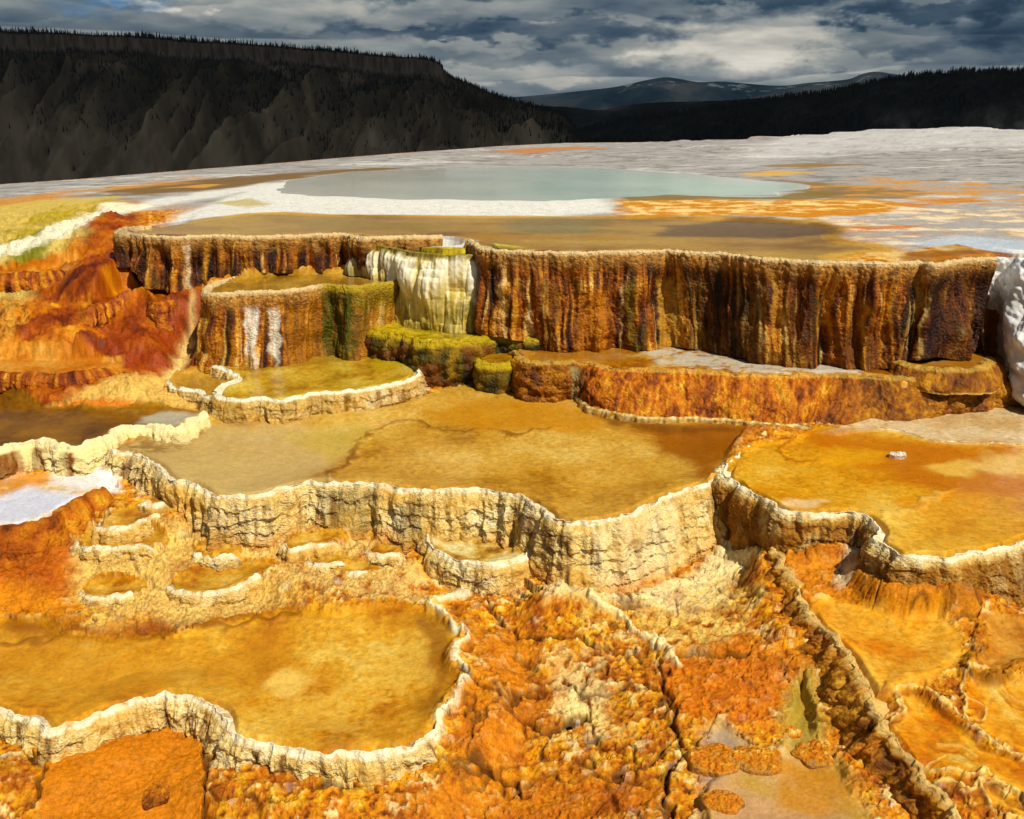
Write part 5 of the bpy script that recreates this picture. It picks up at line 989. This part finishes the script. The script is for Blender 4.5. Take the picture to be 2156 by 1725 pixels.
def st_drape(i, amp, seed):
    S, Z, T, KX = i['S'], i['Z'], i['T'], i['KX']
    def lobes(sc, z0, z1, sd, jt=.1):
        f1, f2, idd = worley(S / sc, S * 0 + .5, sd, .55)
        zt = z0 + jt * (idd - .5); end = z1 + (.2 + jt) * (idd - .5)
        prof = np.sqrt(np.clip(1 - (f1 / .62) ** 2, 0, 1)); y = np.clip((Z - zt) / (end - zt), 0, 1)
        return prof * np.sin(np.pi * np.clip(y, 0, 1) ** .6) ** .8, idd
    a, ia = lobes(.17, .03, .42, seed + 1); b, ib = lobes(.21, .25, .85, seed + 2, .4); c_, ic = lobes(.26, .5, 1.15, seed + 3, .5)
    k = fbm(S / .05, Z / .6, seed + 4, 4); rip = np.abs(perlin(S / .05, Z / .35, seed + 6))
    d = amp * (1.0 * (.085 * a + .055 * b + .05 * c_) + .03 * fbm(S / .15, Z / .2, seed + 9, 3) + .012 * k - .012 * rip)
    c = palette(k * .5 + a * .5 - .35 * T + .1, [(-.6, alb(150,120,40)), (-.2, alb(206,176,96)), (.1, alb(232,208,150)), (.4, alb(250,236,206)), (.9, alb(255,248,234))])
    grn = sst(.1, .5, fbm(S / .08, Z / .35, seed + 5, 4) + .5 * sst(.45, .8, T) - .25) * (1 - a); c = mixc(c, alb(128,108,20), grn * .75)
    c = mixc(c, alb(132,112,4), sst(.10, .02, Z + .03 * k) * .9)
    left = sst(850, 825, KX + 6 * k); stripe = sst(-.1, .3, fbm(S / .05, Z / 1.2, seed + 8, 3) - .1)
    c = c * (1 - left[..., None]) + mixc(c, alb(116,88,6), stripe * .85) * left[..., None]
    c = mixc(c, alb(70,40,10), sst(775, 755, KX) * .7)
    return d, col4(c, .45 + 0 * T)
dr = thing('flowstone_drapery', 'cream and white lobed flowstone drapery with green lip, spilling between the two brown walls', 'flowstone')
wall('drape', dr, st_drape, .007, 120, .0, .04, .0, .15, 1., 3, None, M_DRAPE)
sp_ = thing('hot_spring_pool', 'pale turquoise milky pool of the spring behind the white apron', 'pool')
own_mesh('spring', 'bed', sp_, M_BED); water(POOLS['spring'], 1.825, sp_, M_SPRING)

def c_ped(i, c):
    apply(c, streak(i, 512, 545, 0, .18, .75, .95), (236,222,208)); apply(c, streak(i, 530, 546, 0, .7, 1.2, .9), (228,210,194)); apply(c, streak(i, 563, 592, 0, .22, .8, .95), (240,226,208)); apply(c, streak(i, 572, 582, 0, .7, 1.2, .9), (236,220,200))
    apply(c, streak(i, 600, 670, 0, .2, 1.2, .6), (190,124,34)); apply(c, streak(i, 672, 745, 0, .02, 1.2, .92), (70,74,6)); apply(c, streak(i, 745, 840, 0, .02, .3, .8), (130,112,10)); apply(c, streak(i, 750, 840, 0, .3, 1.2, .6), (166,116,26))
    apply(c, sst(660, 690, i['KX']) * sst(.08, .03, i['Z']) * .9, (176,146,16)); return c
pe = thing('travertine_pedestal', 'round brown pedestal with white streaks and a green right side, tan pool on top', 'terrace')
wall('ped', pe, lambda i, a, s: st_flute(i, a, s, .12), .008, 100, .010, .03, .02, .12, .75, 4, c_ped, M_FLOW)
own_mesh('ped', 'bed', pe, M_BED); water(POOLS['ped'], Z_PED - .003, pe, M_WATER)

def c_yel(i, c): apply(c, .4 * sst(.1, .5, fbm(i['S'] / .12, i['Z'] / .4, 401, 3)), (110,100,30)); apply(c, .35 + 0 * i['T'], (180,128,50)); apply(c, sst(.03, .01, i['Z']) * .95, (250,240,216)); return c
ye = thing('rimstone_basin', 'yellow-green shallow basin with pale rim in front of the brown pedestal', 'basin', 'rimstone basins')
wall('yel', ye, lambda i, a, s: st_cell(i, a, s, .030), .007, 44, .008, .012, .03, .12, .9, 5, c_yel)
own_mesh('yel', 'bed', ye, M_BED); water(POOLS['yel'], Z_YEL - .003, ye, M_WATER)
sd_ = thing('rimstone_basin', 'little brown side basin left of the yellow-green basin', 'basin', 'rimstone basins')
wall('side', sd_, lambda i, a, s: st_cell(i, a, s, .034), .008, 26, .008, .012, .02, .14, .8, 6, c_yel)
own_mesh('side', 'bed', sd_, M_BED); water(POOLS['side'], Z_SIDE - .004, sd_, M_WATER)

def st_moss(i, amp, seed, tone=0., o=0.):
    S, Z, T = i['S'], i['Z'], i['T']
    f1, f2, idd = worley(S / .09, Z / .08, seed + 1); g1, g2, gi = worley(S / .026, Z / .03, seed + 2); c3 = fbm(S / .4, Z / .6, seed + 3, 3)
    d = amp * ((.55 - f1) * .055 + (.5 - g1) * .012 + .07 * c3 * sst(0, .2, T) + .05 * np.sin(np.pi * np.clip(T * 1.1, 0, 1)))
    v = fbm(S / .16, Z / .3, seed + 4, 4) * .8 + (idd - .5) * .3 - .25 * sst(.1, .4, T) + tone
    c = palette(v, [(-.7, alb(26,22,2)), (-.3, alb(64,58,4)), (0, alb(112,88,8)), (.3, alb(160,122,14)), (.7, alb(206,172,50))])
    c = mixc(c, alb(120,62,8), sst(.0, .5, fbm(S / .3, Z / .3, seed + 5, 3) + o) * .7)
    c = mixc(c, alb(196,164,20), sst(.09, .02, Z) * .85)
    return d, col4(c, .78 + 0 * T)
gr = thing('green_terrace', 'mossy green and yellow terrace block under the white drapery', 'terrace')
wall('green', gr, st_moss, .008, 60, .012, .05, .03, .14, 1., 7, None, M_FLOW)
own_mesh('green', 'top', gr, M_BED); water(POOLS['green'], Z_GRN - .001, gr, M_WATER)
kn = thing('travertine_block', 'small olive cube-like knob at the foot of the green terrace', 'terrace')
wall('knob', kn, st_moss, .007, 46, .015, .05, .01, .14, .7, 8, None, M_FLOW, inner=.2)
own_mesh('knob', 'top', kn, M_BED)

def st_shelf(i, amp, seed):
    S, Z, T, KX = i['S'], i['Z'], i['T'], i['KX']
    f1, f2, idd = worley(S / .12, Z / .1, seed + 1); g1, g2, gi = worley(S / .03, Z / .035, seed + 2)
    d = amp * ((.5 - f1) * .05 + (.5 - g1) * .012 + .06 * fbm(S / .35, Z / .3, seed + 3, 4) + .06 * np.sin(np.pi * np.clip(T, 0, 1)))
    fine = fbm(S / .03, Z / .035, seed + 14, 4, .6); d = d + amp * (.010 * fine + .02 * fbm(S / .07, Z / .12, seed + 15, 4))
    v = fbm(S / .2, Z / .2, seed + 4, 5, .6) * .8 + .3 * fbm(S / .8, Z, seed + 5, 3) + .55 * fine + .3 * (gi - .5) + .3 * fbm(S / .04, Z / .3, seed + 17, 3)
    c = palette(v, [(-.7, alb(92,42,4)), (-.3, alb(156,78,6)), (0, alb(196,106,10)), (.35, alb(216,138,28)), (.8, alb(238,190,96))])
    brn = np.clip(sst(1700, 1860, KX) + sst(1240, 1190, KX), 0, 1); c = c * (1 - brn[..., None] * .75) + palette(v, [(-.6, alb(60,34,4)), (0, alb(128,78,12)), (.6, alb(190,126,40))]) * brn[..., None] * .75
    gry = streak(i, 1195, 1228, 0, .1, 1.2, .8); c = mixc(c, alb(150,140,104), gry); c = mixc(c, alb(34,36,14), streak(i, 1222, 1246, 0, .1, 1.2, .85))
    c = mixc(c, alb(236,196,120), sst(.03, .01, Z) * .4); c = mixc(c, alb(240,196,110), sst(.9, .99, T) * .6)
    return d, col4(c, .8 + 0 * T)
sh = thing('orange_shelf', 'wide orange and brown wet shelf at the foot of the long wall', 'terrace')
wall('shelf', sh, st_shelf, .009, 64, .006, .06, .04, .2, 1., 9, None, M_FLOW)
own_mesh('shelf', 'top', sh, M_BED); water(POOLS['shelf'], Z_SHELF - .006, sh, M_WATER)

def st_edge(i, amp, seed):
    f = fbm(i['S'] / .05, i['Z'] / .05, seed, 4); return .004 * f, col4(palette(f, [(-.6, alb(176,112,40)), (0, alb(228,188,122)), (.6, alb(250,232,196))]), .4 + 0 * f)
wall('crust', sh, st_edge, .007, 12, .004, .008, .05, .14, .2, 40, None, M_RIM, split=False, inner=.05, wname='crust_edge')
le = thing('brown_ledge', 'dark brown wet ledge under the right end of the long wall, beside the white fall', 'terrace')
wall('ledge', le, st_shelf, .008, 40, .006, .05, .03, .16, .8, 41, None, M_FLOW); own_mesh('ledge', 'top', le, M_BED)
def st_white(i, amp, seed):
    S, Z, T = i['S'], i['Z'], i['T']
    f1, f2, idd = worley(S / .13, Z / .12, seed + 1); g1, g2, gi = worley(S / .04, Z / .04, seed + 2)
    d = amp * ((.5 - f1) * .06 + (.5 - g1) * .018 + .10 * fbm(S / .5, Z / .4, seed + 3, 4) + .10 * np.sin(np.pi * np.clip(T, 0, 1)))
    c = palette(fbm(S / .3, Z / .3, seed + 4, 4), [(-.6, alb(222,214,206)), (.1, alb(244,240,236)), (.8, alb(254,252,250))]); c = mixc(c, alb(170,160,152), sst(.35, .6, f1) * .35 + sst(.3, .7, fbm(S / .06, Z / .3, seed + 7, 3)) * .35); return d, col4(c, .3 + 0 * T)
wf = thing('white_flowstone', 'bulging white flowstone fall at the right end of the long wall', 'flowstone')
wall('whitefall', wf, st_white, .009, 100, .0, .03, .05, .2, 1.2, 42, None, M_DRAPE, inner=.12)
def c_mid(i, c):
    apply(c, streak(i, 1245, 1420, 0, .05, .8, .5), (250,230,190)); apply(c, streak(i, 680, 790, 0, .1, .9, .45), (96,80,34)); apply(c, streak(i, 840, 900, 0, .2, .9, .4), (90,76,30)); apply(c, streak(i, 430, 520, 0, .3, 1., .35), (160,104,40))
    return c
mi = thing('rimstone_pool', 'large tan pool in the middle, held by the longest cream beaded rim', 'pool', 'rimstone pools')
wall('mid', mi, st_cell, .005, 130, .009, .014, .035, .13, 1., 10, c_mid)
own_mesh('mid', 'bed', mi, M_BED); water(POOLS['mid'], Z_MID - .002, mi, M_WATER)
def c_right(i, c):
    apply(c, sst(.025, .07, i['Z']) * .92 * np.clip(.85 + fbm(i['S'] / .15, i['Z'] / .3, 411, 3), 0, 1), (158,98,14)); apply(c, .5 * sst(.08, .2, i['Z']) * sst(.1, .5, fbm(i['S'] / .08, i['Z'] / .5, 412, 3)), (44,30,8)); return c
ri = thing('rimstone_pool', 'golden yellow pool on the right with white rim and dark amber face', 'pool', 'rimstone pools')
wall('right', ri, lambda i, a, s: st_cell(i, a, s, .034), .006, 70, .010, .016, .035, .12, 1., 11, c_right, M_FLOW, M_RIM)
own_mesh('right', 'bed', ri, M_BED); water(POOLS['right'], Z_RIGHT - .002, ri, M_WATER)
pk = thing('pink_pool', 'pale pink thin pool beside the orange shelf with a white crust edge', 'pool', 'rimstone pools')
own_mesh('pink', 'bed', pk, M_BED); water(POOLS['pink'], .544, pk, M_WATER)
def c_brown(i, c):
    apply(c, .75 + 0 * i['T'], (250,226,178)); 
    for a, b in ((-20, 40), (78, 98), (136, 156)): apply(c, streak(i, a, b, 0, .1, 1.1, .95), (136,78,8)); apply(c, streak(i, a - 3, a + 3, 0, .1, 1.1, .7), (96,104,20))
    return c
br = thing('rimstone_pool', 'dark brown pool on the left with a thick white rim streaked with brown', 'pool', 'rimstone pools')
wall('brown', br, lambda i, a, s: st_cell(i, a, s, .04, .2), .007, 60, .03, .05, .03, .16, 1., 12, c_brown)
own_mesh('brown', 'bed', br, M_BED); water(POOLS['brown'], Z_BROWN - .004, br, M_WATER)
def mound(name, label, cat, cx, cy, rx, ry, h, z, rgbs, seed, group=None):
    c = at(cx, cy, z); n, m_ = 220, 70; th = np.linspace(0, 2 * np.pi, n, endpoint=False); r = np.linspace(0, 1, m_)
    R, TH = np.meshgrid(r, th, indexing='xy'); k = 1 + .16 * perlin(np.cos(TH) * 1.6 + seed, np.sin(TH) * 1.6, seed)
    X = c[0] + rx * R * k * np.cos(TH); Y = c[1] + ry * R * k * np.sin(TH); prof = np.sqrt(np.clip(1 - R ** 3.2, 0, 1))
    f1, f2, idd = worley(X / .035, Y / .035, seed + 1); q = fbm(X / .08, Y / .08, seed + 2, 4); fine = fbm(X / .02, Y / .02, seed + 4, 3)
    Z = z + h * prof + ((.5 - f1) * .014 + .014 * q + .004 * fine) * sst(1.0, .8, R) - .06 * sst(.92, 1, R)
    c_ = palette(q + .4 * fine + .3 * (idd - .5) - .5 * sst(.75, 1, R), rgbs); V = np.stack([X, Y, Z], -1)
    i = np.arange(n * m_).reshape(n, m_); i2 = np.roll(i, -1, 0); Q = np.stack([i[:, :-1], i[:, 1:], i2[:, 1:], i2[:, :-1]], -1).reshape(-1, 4)
    return tag(link_mesh(name, V.reshape(-1, 3), Q, M_FLOW, col4(c_, .45 + 0 * q).reshape(-1, 4)), label, cat, group, 'thing')
GOLD = [(-.8, alb(84,44,4)), (-.3, alb(150,88,10)), (.1, alb(206,132,24)), (.5, alb(232,176,70)), (.9, alb(248,216,150))]
mound('orange_mound', 'low golden brown mound behind the flat-floored pool on the right bank', 'mound', 1893, 1262, .17, .10, .07, .27, GOLD, 71)
mound('mud_lump', 'lobed brown lump sitting in the orange mat at the bottom left corner', 'mound', 332, 1672, .075, .10, .016, -.215, [(-.8, alb(110,54,4)), (0, alb(186,104,8)), (.8, alb(214,140,30))], 72)
mound('pebble', 'small pale pinkish pebble on the orange crust in the lower middle', 'pebble', 1216, 1522, .016, .016, .022, -.085, [(-.8, alb(190,160,140)), (.8, alb(240,220,206))], 73)
mound('sinter_flake', 'small white flake lying in the golden right pool', 'flake', 1890, 957, .07, .05, .012, Z_RIGHT - .008, [(-.8, alb(226,200,180)), (.8, alb(246,236,230))], 74)
for q, (x, y, rx, ry) in enumerate([(1505,1600,.14,.12),(1592,1600,.15,.11),(1610,1520,.16,.10),(1720,1590,.13,.10),(1520,1690,.10,.08),(1660,1545,.07,.05)]):
    mound('crust_island', ['broad orange crust island at the left rim of the grey violet pool', 'round orange crust island in the middle of the grey violet pool', 'orange crust island above the grey violet pool', 'elongated pale-edged crust island beside the gully bank', 'small crust island low in the grey violet pool', 'smallest crust island between two larger ones near the gully'][q], 'crust', x, y, rx, ry, .026, -.012, [(-.8, alb(170,120,90)), (-.35, alb(206,140,60)), (.0, alb(206,112,10)), (.4, alb(226,150,40)), (.8, alb(244,206,140))], 80 + q, 'crust islands in the grey violet pool')
vi = thing('violet_pool', 'shallow grey violet and amber pool at the foot of the gully bank', 'pool')
own_mesh('violet', 'bed', vi, M_BED); water(POOLS['violet'], -.004, vi, M_WATER)
cu = thing('rimstone_cup', 'small round cream cup-shaped basin clinging below the long rim', 'basin', 'rimstone basins')
wall('cup', cu, st_cell, .005, 70, .010, .014, .02, .10, .9, 13, None)
own_mesh('cup', 'bed', cu, M_BED); water(POOLS['cup'], Z_CUP - .006, cu, M_WATER)
SL = {'b1': 'uppermost little stepped basin on the cream slope at left', 'b2': 'second stepped basin down the cream slope, wide with beaded front', 'b3': 'lowest left little orange basin just above the large front pool', 'b4': 'oval brown basin with thick pale curved rim above the front pool', 'b5': 'small amber basin tucked under the left half of the long rim', 'b6': 'tiny white crusted basin left of the cup-shaped basin', 'b7': 'small crusted basin just below the middle of the long left rim', 'b8': 'small shallow basin between the amber basin and the tiny white one', 'b9': 'little basin pressed against the long rim left of the cup-shaped basin', 'b11': 'topmost tiny basin right under the corner where the white rim meets the long rim'}
for q, k in enumerate(SMALL):
    o = thing('rimstone_basin', SL[k], 'basin', 'rimstone basins')
    wall(k, o, st_cell, .005, 44, .006, .008, .03, .08, 1., 14 + q, lambda i, c: apply(c, .45 * sst(-.3, .4, fbm(i['S'] / .08, i['Z'] / .06, 430, 4)), (214,160,84)), taper=.2); own_mesh(k, 'bed', o, M_BED); water(POOLS[k], SMALL[k][1] - .006, o, M_WATER)
def st_rust(i, amp, seed):
    d, c = st_shelf(i, amp, seed); S, Z, T = i['S'], i['Z'], i['T']
    v = fbm(S / .07, Z / .4, seed + 6, 4, .6) + .5 * fbm(S / .3, Z / .3, seed + 7, 3)
    k = palette(v, [(-.7, alb(70,26,4)), (-.25, alb(136,60,6)), (.1, alb(186,98,14)), (.45, alb(216,146,46)), (.8, alb(240,200,120))]); return d, col4(k, .7 + 0 * T)
for k, zz, lab in (('oterlow', .727, 'low rust terrace at the left edge with a peach pool on top'), ('otermid', None, 'dark red terrace step just left of the brown pedestal'), ('oterupper', None, 'upper orange terrace step at the left edge below the white run-off')):
    o = thing('rust_terrace', lab, 'terrace', 'rust terraces')
    wall(k, o, st_rust, .009, 50, .004, .05, .04, .18, .9, 50 + len(k), None, M_FLOW, taper=.3); own_mesh(k, 'top', o, M_BED)
    if zz: water(POOLS[k], zz, o, M_WATER)
def c_wb(i, c):
    v = fbm(i['S'] / .15, i['Z'] / .2, 420, 4); c[..., :3] = palette(v, [(-.6, alb(96,40,4)), (-.1, alb(168,82,8)), (.3, alb(206,122,24)), (.7, alb(232,174,70))]); c[..., 3] = .6; return c
wb = thing('white_pool', 'bluish white flat pool at the left edge with orange bulging front', 'pool', 'rimstone pools')
wall('whitebasin', wb, st_shelf, .008, 60, .0, .05, .03, .16, .8, 22, c_wb, M_FLOW)
own_mesh('whitebasin', 'bed', wb, M_BED); water(POOLS['whitebasin'], Z_WHITE - .004, wb, M_WATER)
fo = thing('rimstone_pool', 'amber pool nearest the viewer at left, ringed by a wavy white beaded rim', 'pool', 'rimstone pools')
wall('forefront', fo, lambda i, a, s: st_cell(i, a, s, .028, .85), .0045, 60, .012, .014, .025, .08, .9, 23, None, taper=.12)
own_mesh('fore', 'bed', fo, M_BED); water(POOLS['fore'], Z_FORE - .003, fo, M_WATER)

def st_gully(i, amp, seed):
    S, Z, T = i['S'], i['Z'], i['T']
    u = S + .03 * perlin(S / .1, Z / .1, seed + 11); v_ = Z + .03 * perlin(S / .1, Z / .1, seed + 12)
    f1, f2, idd = worley(u / .085, v_ / .07, seed + 1); g1, g2, gi = worley(u / .026, v_ / .024, seed + 2); fine = fbm(S / .03, Z / .03, seed + 13, 4, .6)
    d = amp * (np.maximum(0, 1 - (f1 / .6) ** 2) * .05 + (.5 - g1) * .022 + .08 * fbm(S / .22, Z / .18, seed + 3, 4) + .010 * fine)
    v = fbm(S / .14, Z / .14, seed + 4, 4) * .7 + (gi - .5) * .35 + .5 * fine + .1
    c = palette(v, [(-.7, alb(84,44,6)), (-.2, alb(150,90,20)), (.15, alb(196,128,36)), (.5, alb(222,164,72)), (.9, alb(248,222,168))])
    c = mixc(c, alb(206,118,14), sst(-.1, .5, fbm(S / .2, Z / .2, seed + 5, 3)) * .65); c = mixc(c, alb(72,40,8), sst(.12, .03, g2 - g1) * .6)
    c = mixc(c, alb(246,214,156), sst(.03, .0, Z + .02 * fine) * .55)
    return d, col4(c, .4 + 0 * T)
gu = thing('gully_bank', 'lumpy brown bank in shade running down beside the stepped orange pools at right', 'bank')
wall('gully', gu, st_gully, .005, 70, .0, .006, .06, .10, .62, 24, None)
RL = {'rpoolA': ('cream and gold flat-floored pool at the top of the right bank', .233), 'rpoolB': ('orange stepped pool with a white looped rim on the right bank', .164), 'rpoolC': ('upper orange pool at the right edge, rimmed by a beaded white line', .194), 'rpoolE': ('narrow lowest orange pool near the bottom right corner', .125)}
for k, (lab, z) in RL.items():
    o = thing('stepped_pool', lab, 'pool', 'stepped pools'); own_mesh(k, 'bed', o, M_BED); water(POOLS[k], z, o, M_WATER)
o = thing('stepped_pool', 'small amber pool at the right edge behind a dark lumpy ridge', 'pool', 'stepped pools'); own_mesh('rpoolD', 'bed', o, M_BED); water(POOLS['rpoolD'], .243, o, M_WATER)


# thin steam over the far mound and beyond the left edge of the plateau
def steam(px, py, z, sx, sy, sz, dens, seed):
    c = at(px, py, z); n, m = 28, 16; th = np.linspace(0, 2 * np.pi, n, endpoint=False); ph = np.linspace(-np.pi / 2, np.pi / 2, m)
    T, P_ = np.meshgrid(th, ph, indexing='ij'); V = np.stack([sx * np.cos(T) * np.cos(P_), sy * np.sin(T) * np.cos(P_), sz * np.sin(P_)], -1).reshape(-1, 3)
    i = np.arange(n * m).reshape(n, m); i2 = np.roll(i, -1, 0); Q = np.stack([i[:, :-1], i2[:, :-1], i2[:, 1:], i[:, 1:]], -1).reshape(-1, 4)
    ma = bpy.data.materials.new('steam'); ma.use_nodes = True; t = NT(ma.node_tree); t.n.clear(); out = t.new('ShaderNodeOutputMaterial'); v = t.new('ShaderNodeVolumePrincipled')
    v.inputs['Color'].default_value = (.95, .95, .95, 1); tc = t.new('ShaderNodeTexCoord'); mp = t.new('ShaderNodeMapping'); mp.inputs['Location'].default_value = (seed, 0, 0); t.l.new(tc.outputs['Object'], mp.inputs[0])
    nn = t.rng(t.noise(mp.outputs[0], 1.6 / sz, 4, .6, .6), .5, .72); g = t.new('ShaderNodeTexCoord'); sc = t.new('ShaderNodeVectorMath', operation='DIVIDE'); t.l.new(tc.outputs['Object'], sc.inputs[0]); sc.inputs[1].default_value = (sx, sy, sz)
    ln = t.new('ShaderNodeVectorMath', operation='LENGTH'); t.l.new(sc.outputs[0], ln.inputs[0]); t.put(v.inputs['Density'], t.math('MULTIPLY', t.math('MULTIPLY', nn, t.rng(ln.outputs['Value'], 1.0, .2)), dens)); t.l.new(v.outputs[0], out.inputs['Volume'])
    o = link_mesh('steam', V, Q, ma); o.location = tuple(c); tag(o, kind='stuff')
steam(2205, 258, 2.9, 3.2, 2.2, .75, .10, 3.)
steam(1895, 256, 2.9, 1.6, 1.2, .6, .08, 9.)

# the air itself: thin haze round the whole scene
hz = [[x, y, z] for z in (-151, 1500) for x, y in ((-27000, -60), (27000, -60), (27000, 31000), (-27000, 31000))]
mh = bpy.data.materials.new('haze'); mh.use_nodes = True; t = NT(mh.node_tree); t.n.clear(); out = t.new('ShaderNodeOutputMaterial'); v = t.new('ShaderNodeVolumePrincipled')
v.inputs['Color'].default_value = (.72, .82, .92, 1); v.inputs['Density'].default_value = 7e-6; t.l.new(v.outputs[0], out.inputs['Volume'])
o = link_mesh('haze', hz, [[0, 3, 2, 1], [4, 5, 6, 7], [0, 1, 5, 4], [1, 2, 6, 5], [2, 3, 7, 6], [3, 0, 4, 7]], mh, smooth=False); tag(o, kind='stuff')
